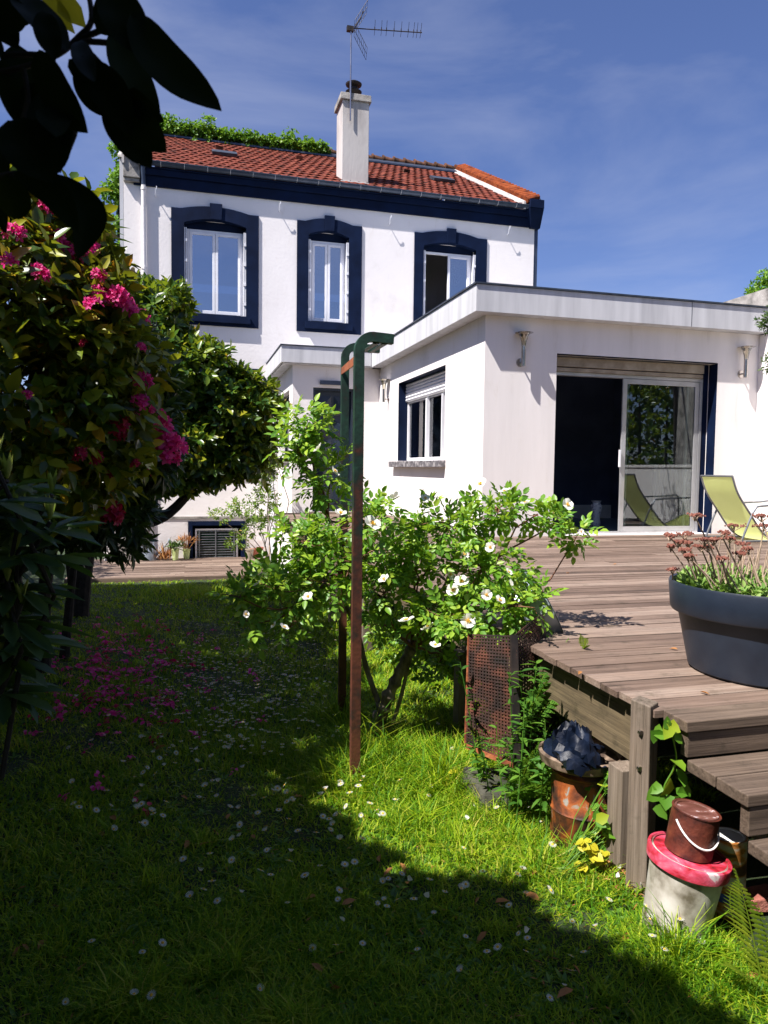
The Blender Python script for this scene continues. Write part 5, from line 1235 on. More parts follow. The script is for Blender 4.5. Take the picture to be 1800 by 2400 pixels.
rho, RHP, RHD = shrub('rhododendron', 'tall rhododendron with magenta flower clusters between the camellias', 'shrub', rr0, qb, 8, .125, .034, L_RHO, BARKD, 50, shell=.5, up=.25, along=.05, spread=1.3,
      trunk=[([rr0, (-1.2, 6.8, .6), (-1.0, 6.5, 1.4), (-.9, 6.2, 2.4)], .07, .03), ([rr0, (-1.5, 6.6, .7), (-1.5, 6.2, 1.7)], .06, .02), ([rr0 + np.array([.1, .5, 0]), (-1.05, 7.3, .6), (-.9, 7.0, 1.4)], .05, .02), ([rr0 + np.array([-.25, .8, 0]), (-1.6, 7.6, .6), (-1.5, 7.2, 1.6)], .06, .03)])
def truss_mesh():
    g = Geo()
    for i in range(13):
        th = i * 2.399 + rng.random() * .5; ph = math.acos(1 - .95 * (i + .5) / 13)
        d = np.array([math.sin(ph) * math.cos(th), math.sin(ph) * math.sin(th), math.cos(ph)]); c = d * rng.uniform(.02, .055)
        a_ = unit(np.cross(d, (.3, .5, .8))); b_ = np.cross(d, a_)
        for j in range(5):
            t = j * 2 * math.pi / 5 + i; r_ = a_ * math.cos(t) + b_ * math.sin(t)
            g.add(leaf_geo([c], [d * .9 + r_ * .8], [d * .7 - r_ * .7], .044 * (.7 + .5 * rng.random()), .020, .25 + .2 * rng.random(), .2, ((.4, .8), (.75, 1.0))))
    return np_mesh('truss', np.concatenate(g.V), np.concatenate(g.T), np.concatenate(g.Q))
TM = truss_mesh(); TM.materials.append(F_MAG)
TR = truss_mesh(); TR.materials.append(F_RED)
z6 = lambda x, y: (x * .4294, 450 + y * .4294)
SHP = np.concatenate([RHP, CAP]); dS = SHP - EYE; zS = dS @ CF; xS = 900 + FPX * (dS @ CR) / zS; yS = 1200 - FPX * (dS @ CU) / zS
trs = [(600, 580, 0, 1.2), (650, 595, 0, 1.3), (690, 650, 0, 1.2), (720, 690, 0, 1.2), (760, 690, 0, 1.1), (775, 740, 0, .9), (530, 555, 0, 1), (510, 620, 0, 1), (640, 560, 0, 1), (290, 245, 0, 1.2), (335, 310, 0, 1.2), (80, 230, 0, 1.2), (60, 90, 0, 1), (260, 90, 0, 1), (440, 345, 0, 1.2), (485, 320, 0, 1.3), (50, 390, 0, 1), (210, 440, 0, 1), (240, 460, 0, .9), (645, 1285, 1, 1.3), (655, 1335, 1, .9), (770, 1150, 0, 1.0), (780, 1035, 0, 1.1), (790, 1190, 0, 1), (845, 1225, 0, 1.1), (880, 1265, 0, 1.1), (905, 1310, 0, 1), (920, 1365, 0, 1.4), (955, 1405, 0, 1.4), (910, 1430, 0, 1.3), (940, 1455, 0, 1.0), (590, 1770, 1, 1.6), (440, 1440, 1, .9), (520, 1460, 1, .9), (820, 1530, 1, .8), (610, 1550, 1, .6), (550, 1790, 1, 1), (150, 1110, 0, .6), (460, 830, 1, .5), (540, 455, 0, .8), (740, 1490, 1, .6), (770, 850, 0, .6)]
for (x, y, kd, s_) in trs:
    px, py = z6(x, y)
    near_ = np.hypot(xS - px, yS - py) < 34
    dep = zS[near_].min() - .07 if near_.sum() else 5.2
    p = at(px, py, T=dep)
    o = bpy.data.objects.new('flower_cluster', TR if kd else TM); COL.objects.link(o); o.parent = rho; o.location = Vector(p) - rho.location
    o.rotation_euler = Vector((rng.normal() * .3 + .15, -.6 + rng.normal() * .3, .8)).to_track_quat('Z', 'Y').to_euler(); o.scale = (s_ * .95 * min(1, dep / 5.2),) * 3

# ---- foreground rhododendron shoots at the left edge
fr_root = np.array([-.95, 2.35, 0])
fg = thing('young_rhododendron', 'young rhododendron with long wavy leaves and pale upright shoots at left', 'shrub', fr_root)
g = Geo(); gs_ = Geo(); st = MB()
z5 = lambda x, y: (x * .2938, 1000 + y * .2938)
shts = [(60, 430, 1.0, 1), (415, 540, .95, 1), (400, 760, 1.0, 1), (150, 740, 1.1, 1), (-40, 300, 1.1, 1), (170, 1420, 1.1, 0), (80, 1580, 1.0, 0), (20, 1850, 1.0, 0), (-30, 1000, 1.0, 0), (130, 1000, 1.2, 0), (60, 1250, 1.3, 0), (-60, 1500, 1.2, 0)]
for (x, y, s_, lit) in shts:
    px, py = z5(x, y); p = at(px, py, Y=2.15 + rng.normal() * .05)
    limb(st, fr_root + np.array([rng.normal() * .05, 0, .3]), p, .010, .006, .08, 6, 6)
    n = 9; a = rng.random(n) * 6.28
    D = unit(np.stack([np.cos(a) * .33, np.sin(a) * .33, np.ones(n)], -1)); gs_.add(leaf_geo(np.repeat([p], n, 0) + D * .006, D, np.stack([-np.cos(a), -np.sin(a), np.full(n, .3)], -1), rng.uniform(.045, .075, n) * s_, .013, -.06, .3))
    n = 9; a = np.arange(n) * 2.399 + rng.random()
    D = unit(np.stack([np.cos(a), np.sin(a), rng.normal(size=n) * .18 - .08], -1)); g.add(leaf_geo(np.repeat([p - np.array([0, 0, .10])], n, 0), D, np.stack([rng.normal(size=n) * .2, rng.normal(size=n) * .2 - .2, np.ones(n)], -1), rng.uniform(.12, .18, n) * s_, .040, .12, .35, ((.32, .82), (.74, .95))))
for i in range(70):      # old leaves deeper inside
    p = at(rng.uniform(-120, 70), rng.uniform(1130, 1650), Y=2.2 + rng.random() * .3); n = 7; a = np.arange(n) * 2.399 + rng.random() * 6
    D = unit(np.stack([np.cos(a), np.sin(a), rng.normal(size=n) * .25 + .1], -1)); g.add(leaf_geo(np.repeat([p], n, 0), D, np.stack([rng.normal(size=n) * .3, rng.normal(size=n) * .3, np.ones(n)], -1), rng.uniform(.09, .15, n), .036, .35, .3, ((.32, .82), (.74, .95))))
g.build('foliage', L_RHF, fg); gs_.build('shoot_tips', L_SHOOT, fg); st.build('branch', BARKD, fg)

# ---- ivy
def leafmass(name, label, cat, blobs, Ln, Wd, m, k=3, shell=.9, **kw):
    t = thing(name, label, cat, blobs[0][:3]); P, D = blob_pts(blobs, shell=shell, skip=0, **kw)
    Geo().add(whorls(P, D, k, Ln, Wd, 1.4, .03, .15, lite_geo)).build('foliage', m, t); return t, P
iv = []
for i in range(34):
    u = i / 33; px = 345 + u * 410; py = 305 + u * 52
    bump_ = {3: 18, 4: 14, 10: 16, 11: 26, 12: 16, 27: 22}.get(i, 0)
    h = .15 + .10 * math.sin(i * 1.7) + (.07 if i < 16 else 0) + .05 * rng.random()
    iv.append(BB(px, py - 6 - bump_ * .5, 22.0, .26, .25, h + bump_ * .005, 90))
leafmass('roof_ivy', 'mass of bright ivy growing along the left part of the roof ridge', 'ivy', iv, .085, .075, L_IVY)
iv = [BB(x, y, 17.7, rx, .3, rz, n) for x, y, rx, rz, n in ((282, 330, .16, .12, 50), (268, 350, .12, .08, 30), (285, 400, .10, .25, 60), (275, 430, .18, .22, 120), (262, 450, .2, .2, 110), (285, 470, .12, .3, 110), (280, 530, .12, .25, 90), (286, 590, .08, .22, 60), (290, 640, .06, .2, 30), (300, 315, .2, .1, 60))]
t_, P_ = leafmass('wall_ivy', 'ivy hanging down the left gable of the house', 'ivy', iv, .085, .075, L_IVY)
mb = MB(); mb.tube([(-1.46, 17.6, 3.2), (-1.5, 17.65, 5.5), (-1.48, 17.7, 8.0), (-1.3, 18.0, 8.9)], [.04, .035, .03, .02], 6); mb.build('stem', BARKD, t_)
# leafy twigs hanging in at the right edge, shrub over the wall
rv_ = [BB(1800, 755, 7.0, .06, .1, .10, 40), BB(1815, 765, 7.0, .10, .1, .12, 50), BB(1808, 850, 7.0, .06, .1, .10, 36), BB(1850, 740, 7.0, .16, .3, .25, 90)]
t_, P_ = leafmass('overhanging_shrub', 'grey-green leafy twigs hanging over the boundary wall at far right', 'shrub', rv_, .055, .02, L_RHF, 4)
mb = MB(); q = at(1870, 720, Y=7.0); mb.tube([(8.9, 7.0, -.2), (8.75, 7.0, 3.0), (8.6, 7.0, 3.8), q], [.05, .04, .03, .01], 6); mb.build('trunk', BARKD, t_)
rv_ = [BB(1790, 672, 11.5, .22, .3, .18, 90), BB(1805, 660, 11.5, .25, .3, .22, 90), BB(1770, 685, 11.5, .12, .2, .08, 30)]
t_, P_ = leafmass('tree_behind_wall', 'small green treetop showing above the grey concrete wall', 'tree', rv_, .08, .04, L_IVY, 4)
mb = MB(); q = at(1805, 665, Y=11.5); mb.tube([(q[0] + .1, 11.5, -.5), q], [.07, .02], 6); mb.build('trunk', BARKD, t_)
# climber at the porch corner
cl = thing('climbing_shrub', 'pale yellow-green climbing shrub beside the porch downpipe', 'climber', (1.75, 15.3, -.5))
cbk = [BB(615, 1110, 14.2, .28, .2, .25, 60), BB(640, 1090, 14.2, .14, .2, .18, 34), BB(620, 1160, 14.2, .22, .2, .2, 40), BB(560, 1190, 14.2, .25, .2, .14, 34), BB(600, 1215, 14.2, .26, .2, .12, 36), BB(510, 1210, 14.2, .18, .2, .08, 16), BB(560, 1265, 14.2, .2, .2, .14, 26), BB(590, 1240, 14.2, .2, .2, .14, 20), BB(640, 1200, 14.2, .12, .2, .3, 20)]
P, D = blob_pts(cbk, shell=.95, skip=0)
Geo().add(whorls(P, D, 7, .075, .034, 1.3, .09, .15, lite_geo)).build('foliage', L_PALE, cl)
mb = MB(); r0_ = np.array([1.62, 14.2, -.55])
for (px, py) in ((640, 1060), (648, 1100), (625, 1130), (600, 1180), (560, 1200), (520, 1215), (610, 1250), (560, 1280), (655, 1150), (635, 1010)): limb(mb, r0_ + rng.normal(size=3) * .05, at(px, py, Y=14.2), .014, .004, .05, 6, 5)
mb.build('stem', DRY, cl)

# ---- overhead magnolia: branch in view, unseen crown of clumps shaped to shade the foreground
mg = thing('magnolia_tree', 'big dark-leaved tree whose branch hangs into the top left corner', 'tree', (-1.9, -.6, 0))
g = Geo(); gy = Geo(); z1_ = lambda x, y: (x * .5425, y * .5425)
lv = [(565, 60, 955, 435, 195, .30), (500, 120, 695, 520, 165, .2), (560, 385, 698, 520, 95, .3), (300, 255, 560, 560, 165, 0), (450, 470, 655, 715, 150, 0), (520, 440, 697, 640, 150, 0), (150, 235, 330, 560, 180, 0), (90, 200, 60, 495, 150, 0), (330, 290, 450, 500, 110, 0), (210, 400, 250, 712, 175, 0), (40, 520, 225, 765, 215, 0), (225, 745, 345, 1112, 165, -.75), (60, 745, 330, 985, 130, -.4), (25, 755, 85, 960, 140, 0), (-40, -10, 55, 185, 130, 0), (70, -30, 292, 175, 170, 0), (190, 50, 235, 240, 110, 0), (-60, 520, 20, 810, 150, 0), (-30, 140, 14, 230, 60, 0), (10, 780, -20, 1010, 130, 0), (470, -60, 600, 215, 190, 0), (420, 40, 600, 40, 120, 0), (330, 180, 380, 300, 90, 0), (130, 560, 310, 610, 200, 0), (60, 430, 330, 540, 200, 0), (-80, 60, 120, 60, 160, 0), (280, 480, 240, 560, 140, 0), (-100, -40, 150, 60, 220, 0), (560, 0, 420, 130, 160, 0)]
for i, (x0, y0, x1, y1, w_, cv) in enumerate(lv):
    T0 = .80 + .10 * ((i * 37) % 10) / 10
    p0 = at(*z1_(x0, y0), T=T0); p1 = at(*z1_(x1, y1), T=T0 + rng.normal() * .03)
    Ln = np.linalg.norm(p1 - p0); D = unit(p1 - p0); ww = w_ * .5425 / FPX * T0
    vdir = unit((p0 + p1) / 2 - EYE); N = unit(-vdir + rng.normal(size=3) * .25 + np.array([0, 0, .25]))
    S = unit(np.cross(D, N)); N = np.cross(S, D)
    ts = np.linspace(0, 1, 14); prof_w = np.sin(np.pi * np.clip(ts, 0, 1) ** .95) ** .55; prof_w[0] = .04; prof_w[-1] = .02
    prof_w = np.maximum(prof_w - .0, .02) * np.where(ts > .8, 1 - (ts - .8) * 1.2, 1)
    bend = cv if cv else rng.normal() * .12
    V = []
    for t, pw in zip(ts, prof_w):
        mid = p0 + D * Ln * t + S * math.sin(math.pi * t) * Ln * bend * .35 - N * Ln * .12 * t * t
        for e in (-1, -.5, 0, .5, 1): V.append(mid + S * e * ww * .5 * pw + N * abs(e) * ww * .13 * pw + N * math.sin(t * 14 + e) * ww * .02)
    V = np.array(V); Q = np.array([(5 * a + b, 5 * a + b + 1, 5 * a + 6 + b, 5 * a + 5 + b) for a in range(13) for b in range(4)])
    g.add((V, np.zeros((0, 3), int), Q))
for (x0, y0, x1, y1, w_) in ((250, -20, 365, 112, 100), (180, -30, 315, 135, 90)):
    p0 = at(*z1_(x0, y0), T=1.0); p1 = at(*z1_(x1, y1), T=1.0); gy.add(leaf_geo([p0], [p1 - p0], [-(p0 - EYE)], np.linalg.norm(p1 - p0), w_ * .5425 / FPX, .1))
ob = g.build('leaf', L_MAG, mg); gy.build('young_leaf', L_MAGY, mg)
mb = MB()
for pts in (((380, -40), (395, 90), (340, 160), (250, 235), (100, 290), (-60, 320)), ((-60, 240), (100, 235), (215, 240)), ((395, 90), (460, 60), (540, 60)), ((330, 175), (440, 130), (500, 110)), ((330, 178), (430, 182), (500, 190)), ((350, 190), (430, 270), (520, 380)), ((230, 240), (230, 420), (330, 530), (250, 740)), ((250, 700), (230, 760)), ((100, 290), (120, 420), (100, 520)), ((250, 735), (100, 745), (0, 760)), ((-80, 900), (60, 760), (250, 720))):
    mb.tube(smoothp([at(*z1_(x, y), T=.87) for x, y in pts], 4), .0035, 6)
p_in = at(*z1_(-60, 320), T=.87); mb.tube(smoothp([p_in, (-.62, .5, 2.1), (-1.2, 0, 2.4), (-1.9, -.6, 2.3)], 5), np.linspace(.005, .04, 16), 8)
mb.tube([(-1.9, -.6, -.1), (-1.88, -.62, 1.2), (-1.9, -.6, 2.4), (-1.95, -.7, 3.4)], [.14, .12, .10, .08], 12)
def shadow_src(gx, gy_, h): k_ = h / SUNV[2]; return np.array([gx, gy_, 0]) + SUNV * k_
SB = []
def sb(gx, gy_, h, rx, ry, rz, n):
    c = shadow_src(gx, gy_, h); SB.append((c[0], c[1], c[2], rx, ry, rz, n))
def inside(px, py, poly):
    c = False
    for (x1, y1), (x2, y2) in zip(poly, poly[1:] + poly[:1]):
        if (y1 > py) != (y2 > py) and px < (x2 - x1) * (py - y1) / (y2 - y1) + x1: c = not c
    return c
def in_view(P, pad=60):
    d = np.atleast_2d(P) - EYE; z = d @ CF; zz_ = np.where(z > .01, z, 1); x = 900 + FPX * (d @ CR) / zz_; y = 1200 - FPX * (d @ CU) / zz_
    return (z > .01) & (x > -pad - 150) & (x < 1800 + pad) & (y > -pad - 120) & (y < 2460)
GLADE = [(510, 1870), (600, 1770), (760, 1740), (780, 1600), (1150, 1600), (1260, 1830), (1330, 1950), (1400, 2030), (1500, 2050), (1600, 2100), (1900, 2300), (1900, 2560), (1700, 2430), (1450, 2330), (1222, 2265), (1140, 2150), (1072, 2125), (937, 2110), (831, 2120), (700, 1950)]
for py_ in np.arange(1790, 3000, 60):
    for px_ in np.arange(-500, 2500, 75):
        qx, qy = px_ + rng.normal() * 12, py_ + rng.normal() * 10
        if inside(qx, qy, GLADE): continue
        gpt = on_ground(qx, qy)
        if gpt[0] > (1.6 if gpt[1] < 1.35 else 1.25) or gpt[0] < -2.2 or (.15 < gpt[0] < .6 and 2.4 < gpt[1] < 2.7): continue
        for h in (3.3, 3.7, 4.1, 4.6, 5.2):
            c = gpt + SUNV * (h / SUNV[2])
            if not in_view(c, 160)[0]: break
        else: continue
        SB.append((c[0], c[1], c[2], .18, .18, .16, 24))
for gx in np.arange(-1.6, 2.8, .5):
    for gy_ in (-.4, .2): 
        c = shadow_src(gx, gy_, 3.6 + rng.normal() * .2); SB.append((c[0], c[1], c[2], .42, .42, .35, 60))
SP, SD = blob_pts(SB, shell=.9, skip=0)
def off_rays(P, targets, rad):
    keep = np.ones(len(P), bool)
    for t in targets:
        d = P - t; al = d @ SUNV; keep &= ~((al > 0) & (np.linalg.norm(d - al[:, None] * SUNV, axis=1) < rad))
    return keep
LIT = [at(*z5(x, y), Y=2.15) for x, y in ((60, 430), (415, 540), (400, 760), (150, 740), (-40, 300), (200, 600), (300, 650))]
kp = ~in_view(SP) & off_rays(SP, LIT[:4], .13); SP, SD = SP[kp], SD[kp]
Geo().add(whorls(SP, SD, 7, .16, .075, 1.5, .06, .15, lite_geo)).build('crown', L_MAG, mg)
for i in rng.choice(len(SP), 50, replace=False): limb(mb, (-1.95, -.7, 3.2), SP[i], .03, .006, .06, 6, 5)
mb.build('trunk', BARKD, mg)

# trees at the back of the garden, behind the viewer, that the windows reflect
for (tx, ty, h, r_, lab) in ((-6, -14, 9, 3.2, 'broad green garden tree behind the viewer on the left'), (4, -17, 8, 3.0, 'round green garden tree behind the viewer in the middle'), (11, -12, 7, 2.6, 'bushy green garden tree behind the viewer on the right')):
    t_ = thing('offscreen_tree', lab, 'tree', (tx, ty, 0)); bl_ = [(tx + rng.normal() * r_ * .5, ty + rng.normal() * r_ * .5, h * rng.uniform(.35, .9), r_ * .55, r_ * .55, r_ * .45, 260) for _ in range(9)]
    P, D = blob_pts(bl_, shell=.6, skip=.5); Geo().add(whorls(P, D, 4, .30, .2, 1.4, .1, .15, lite_geo)).build('crown', L_CAMF, t_)
    mb = MB(); mb.tube([(tx, ty, -.1), (tx, ty, h * .5)], [.25, .12], 10); branches(mb, (tx, ty, h * .35), P, 18, .09, .02); mb.build('trunk', BARK, t_)
for (tx, ty, h, r_, lab) in ((-2.8, -4.6, 6.5, 2.0, 'unseen dense tree added close behind the viewer to block skylight, left one'), (1.8, -4.8, 6.0, 2.0, 'unseen dense tree added close behind the viewer to block skylight, right one'), (-6.6, .6, 6.0, 1.7, 'unseen tall tree added on the far left beside the viewer to block skylight'), (-7.0, 5.0, 6.0, 1.7, 'unseen tall tree added on the far left beyond the camellia to block skylight'), (-6.2, 10.0, 7.0, 1.8, 'unseen tall tree added on the far left near the house to block skylight')):  # added out of view to keep skylight off the lawn
    t_ = thing('offscreen_tree', lab, 'tree', (tx, ty, 0)); bl_ = [(tx + rng.normal() * r_ * .5, ty + rng.normal() * r_ * .5, h * rng.uniform(.2, .88), r_ * .6, r_ * .6, r_ * .5, 200) for _ in range(11)]
    P, D = blob_pts(bl_, shell=.6, skip=.5); kp = ~in_view(P, 100); Geo().add(whorls(P[kp], D[kp], 5, .26, .17, 1.4, .1, .15, lite_geo)).build('crown', L_CAMF, t_)
    mb = MB(); mb.tube([(tx, ty, -.1), (tx, ty, h * .5)], [.2, .1], 10); branches(mb, (tx, ty, h * .35), P[kp], 18, .07, .02); mb.build('trunk', BARK, t_)
# clipped hedge closing the garden to the left
hg = [(-4.2 + rng.normal() * .15, y, z, .7, .9, .8, 150) for y in np.arange(-2, 18, 1.0) for z in (.6, 1.7, 2.6)]
P, D = blob_pts(hg, shell=.4, skip=.6); t_ = thing('hedge', 'dark evergreen hedge closing the garden on the far left', 'hedge', (-4.2, 8, 0))
Geo().add(whorls(P, D, 6, .12, .06, 1.3, .06, .15, lite_geo)).build('foliage', L_CAMF, t_)
mb = MB(); [mb.tube([(-4.2, y, gz(y) - .1), (-4.2 + rng.normal() * .1, y, 2.2)], [.05, .02], 6) for y in np.arange(-2, 18, .7)]; mb.build('stem', BARKD, t_)

hg = [(9.9 + rng.normal() * .15, y, z, .8, .9, .8, 130) for y in np.arange(-2, 9, 1.0) for z in (.8, 2.0, 3.2, 4.1)]
P, D = blob_pts(hg, shell=.4, skip=.6); t_ = thing('hedge', 'tall dark hedge behind the low boundary wall on the right', 'hedge', (9.9, 4, 0))
Geo().add(whorls(P, D, 6, .14, .07, 1.3, .06, .15, lite_geo)).build('foliage', L_CAMF, t_)
mb = MB(); [mb.tube([(9.9, y, -.1), (9.9 + rng.normal() * .1, y, 3.2)], [.06, .02], 6) for y in np.arange(-2, 9, .8)]; mb.build('stem', BARKD, t_)
LB = []
for gy_ in np.arange(2.2, 13.6, .42):
    for gx in np.arange(-2.2, 1.8, .30):
        if gx > (.22 if gy_ < 3.7 else (.72 if gy_ < 4.9 else 1.36)) * 1.0 + .15 * math.sin(gy_ * 1.7) or (.15 < gx < .6 and 2.3 < gy_ < 2.8): continue
        if 10.9 < gy_ < 12.0 and .3 < gx < 1.1: continue
        if math.sin(gx * 5.1 + gy_ * 3.3) * math.sin(gy_ * 2.1 - gx * 2.7) > .80: continue
        gpt = np.array([gx + rng.normal() * .05, gy_ + rng.normal() * .05, gz(gy_)])
        for h in (4.4, 4.9, 5.5, 6.2, 7.0, 8.0):
            c = gpt + SUNV * (h / SUNV[2])
            if not in_view(c, 160)[0]: break
        else: continue
        LB.append((c[0], c[1], c[2], .26, .28, .18, 24))
TP, TD = blob_pts(LB, shell=.9, skip=0); kp = ~in_view(TP) & off_rays(TP, LIT, .22) & off_rays(TP, list(CAP[CAP[:, 2] > 2.3][::6]) + list(RHP[RHP[:, 2] > 2.4][::8]), .2); TP, TD = TP[kp], TD[kp]
tt = thing('added_shade_tree', 'unseen leafy tree added on the left to shade the lawn', 'tree', (-4.0, 5.0, -.1))  # added out of view; leaf clumps sit on sun rays to shade the lawn
Geo().add(whorls(TP, TD, 7, .18, .085, 1.5, .06, .15, lite_geo)).build('crown', L_CAMF, tt)
mb = MB(); mb.tube([(-4.0, 5.0, -.2), (-3.9, 5.0, 1.5), (-3.7, 5.0, 3.2), (-3.4, 5.0, 4.2)], [.20, .17, .14, .1], 12)
for i in rng.choice(len(TP), 40, replace=False): limb(mb, (-3.7, 5.0, 3.2), TP[i], .05, .01, .05, 6, 5)
mb.build('trunk', BARKD, tt)

# ================================================================ LAWN
def lawn_points(n, near=.95, far=15.5, power=1.0, pad=1.12):
    """points on the lawn that the photograph could see, denser close to the camera"""
    out = np.zeros((0, 3))
    while len(out) < n:
        m = n * 2
        y = near * (far / near) ** rng.random(m); ang = YAW + np.radians(rng.uniform(-31, 32, m))
        d = y; x = d * np.sin(ang) / np.cos(ang - YAW); yy = d * np.cos(ang) / np.cos(ang - YAW)
        ok = (yy < 14.2) & ((x < 1.69) | (yy < 2.2) | (yy > 3.0)) & (x < 2.6) & ~((x > 1.8) & (yy > 1.3) & (yy < 3.0)) & (x > -4)
        p = np.stack([x, yy, gzv(yy)], -1)[ok]; out = np.concatenate([out, p])
    return out[:n]
def vnoise(x, y, f, s):
    return (np.sin(x * f + s) * np.sin(y * f * 1.13 + s * 2) + .6 * np.sin(x * f * 2.3 + y * f * 1.1 + s) + .4 * np.sin(y * f * 3.1 - x * f * .7 + s * 3)) / 2
P = lawn_points(210000)
dist = np.hypot(P[:, 0], P[:, 1]); clump = vnoise(P[:, 0], P[:, 1], 2.2, 1.3); fine = vnoise(P[:, 0], P[:, 1], 9, .4)
hgt = (.042 + .020 * clump + .016 * fine) * rng.uniform(.5, 1.35, len(P)); hgt = np.clip(hgt, .014, .2)
# taller where the mower does not reach: round the posts and rose, along the deck, under the house
def tall(cx, cy, r_, amt): return amt * np.exp(-((P[:, 0] - cx) ** 2 + (P[:, 1] - cy) ** 2) / r_ ** 2)
hgt = hgt + (tall(F1[0], F1[1], .2, .17) + tall(F2[0], F2[1], .25, .20) + tall(1.05, 4.1, .4, .2) + tall(1.3, 3.1, .3, .08) + tall(1.62, 1.98, .22, .10) + tall(1.25, 3.55, .35, .09) + tall(.45, 11.6, .5, .30) + tall(-.2, 12.4, .6, .16) + tall(1.5, 3.7, .4, .1)) * rng.uniform(.3, 1, len(P))
hgt = hgt + np.where((P[:, 0] > 1.35) & (P[:, 1] > 2.3), .07, 0) * rng.random(len(P))
hgt = hgt * np.where(vnoise(P[:, 0], P[:, 1], 6.5, 2.0) > .42, rng.uniform(1.1, 2.2, len(P)), 1.0)
keep = rng.random(len(P)) < np.where(vnoise(P[:, 0], P[:, 1], 3.3, 5.0) > .72, .25, 1.0)
bare = ((P[:, 0] - on_ground(1490, 2040)[0]) ** 2 + (P[:, 1] - on_ground(1440, 2040)[1]) ** 2 < .15 ** 2); keep &= ~(bare & (rng.random(len(P)) < .8))
P, hgt, dist = P[keep], hgt[keep], dist[keep]; n = len(P)
a = rng.random(n) * 6.283; lean = rng.uniform(.15, 1.4, n)
D = np.stack([np.cos(a) * lean, np.sin(a) * lean, np.ones(n)], -1); D = unit(D)
S = np.stack([-np.sin(a), np.cos(a), np.zeros(n)], -1); wd = (.0018 + .0014 * dist ** .85) * rng.uniform(.6, 1.3, n)
V = np.zeros((n, 5, 3)); m1 = P + D * (hgt * .55)[:, None]; tipp = P + D * hgt[:, None] + np.stack([np.cos(a), np.sin(a), -np.ones(n) * .4], -1) * (hgt * .35)[:, None]
V[:, 0] = P - S * (wd * .5)[:, None] - [0, 0, .004]; V[:, 1] = P + S * (wd * .5)[:, None] - [0, 0, .004]; V[:, 2] = m1 - S * (wd * .42)[:, None]; V[:, 3] = m1 + S * (wd * .42)[:, None]; V[:, 4] = tipp
b = (np.arange(n) * 5)[:, None]
o = link('grass', np_mesh('grass', V.reshape(-1, 3), b + np.array((2, 3, 4)), b + np.array((0, 1, 3, 2))), L_LAWN); tag(o, kind='stuff')
# broad-leaved plants in the sward
kk = 4200; P = lawn_points(kk, far=13); G = Geo()
for j in range(6):
    a = j * 1.05 + rng.random(kk); D = np.stack([np.cos(a), np.sin(a), rng.uniform(.15, .9, kk)], -1)
    G.add(leaf_geo(P + [0, 0, .004], D, np.stack([rng.normal(size=kk) * .2, rng.normal(size=kk) * .2, np.ones(kk)], -1), rng.uniform(.02, .055, kk), rng.uniform(.010, .018, kk), .35, .15))
o = G.build('lawn_weeds', L_LWEED); tag(o, kind='stuff')

# daisies
def daisy_mesh(open_=1.0):
    V = []; F = []; mats = []
    mb = MB(); h = .062
    mb.tube([(0, 0, -.01), (.004, .002, h * .5), (0, 0, h)], .0009, 4, False); ns = len(mb.f)
    for k in range(15):
        t = 2 * math.pi * k / 15; t2 = t + .17; r_ = .0115
        zc = h + .0015; up = .0035 * (1 - open_) * 3
        c, s = math.cos, math.sin
        mb.add([(c(t) * .003, s(t) * .003, zc), (c(t2 - .02) * r_ * .8, s(t2 - .02) * r_ * .8, zc + .001 + up), (c((t + t2) / 2 + .14) * r_, s((t + t2) / 2 + .14) * r_, zc + up + .0003), (c(t + .36) * .003, s(t + .36) * .003, zc), (c(t - .03) * r_ * .8, s(t - .03) * r_ * .8, zc + .001 + up)], [(0, 3, 1, 2, 4)])
    npet = len(mb.f)
    mb.lathe((0, 0, h), [(.0038, .0015), (.0034, .0032), (.0015, .0045), (0, .0047)], 8)
    me = mb.mesh('daisy'); me.materials.append(L_WEED); me.materials.append(F_WHITE); me.materials.append(F_YEL)
    for i, p in enumerate(me.polygons): p.material_index = 0 if i < ns else (1 if i < npet else 2)
    return me
DM = [daisy_mesh(1.0), daisy_mesh(.4)]
pos = []
def scatter(n, x0, x1, y0, y1, cond=lambda x, y: True):
    c_ = 0
    while c_ < n:
        x, y = rng.uniform(x0, x1), rng.uniform(y0, y1)
        if cond(x, y): pos.append((x, y)); c_ += 1
scatter(150, 440, 800, 1440, 1760, lambda x, y: rng.random() < math.exp(-((x - 590) / 150) ** 2 - ((y - 1620) / 120) ** 2) + .15)
scatter(60, 430, 800, 1400, 1560); scatter(38, 220, 700, 1750, 1960); scatter(62, 330, 900, 1850, 2170, lambda x, y: x + y * .3 > 1000 and rng.random() < .8)
scatter(22, 100, 450, 1700, 2000); scatter(34, 850, 1380, 1840, 2200); scatter(16, 700, 1250, 2100, 2300); scatter(9, 100, 1500, 2250, 2390); scatter(10, 60, 300, 1550, 1700); scatter(12, 860, 1090, 1500, 1800); scatter(8, 1400, 1720, 2150, 2300)
scatter(60, 500, 760, 1450, 1700)
pos += [(330, 2285), (383, 2367), (352, 2262), (596, 2352), (1345, 2330), (1640, 2245), (1286, 1972), (1412, 1972 - 0), (1285, 2028), (1320, 2030), (830, 2025)]
gp = sorted([on_ground(x, y) for x, y in pos], key=lambda p: p[0] ** 2 + p[1] ** 2)
restP = []
for _ in range(900):
    x, y = rng.normal(560, 130), rng.normal(1590, 110)
    if 330 < x < 800 and 1420 < y < 1800: restP.append(on_ground(x, y) + np.array([0, 0, .012]))
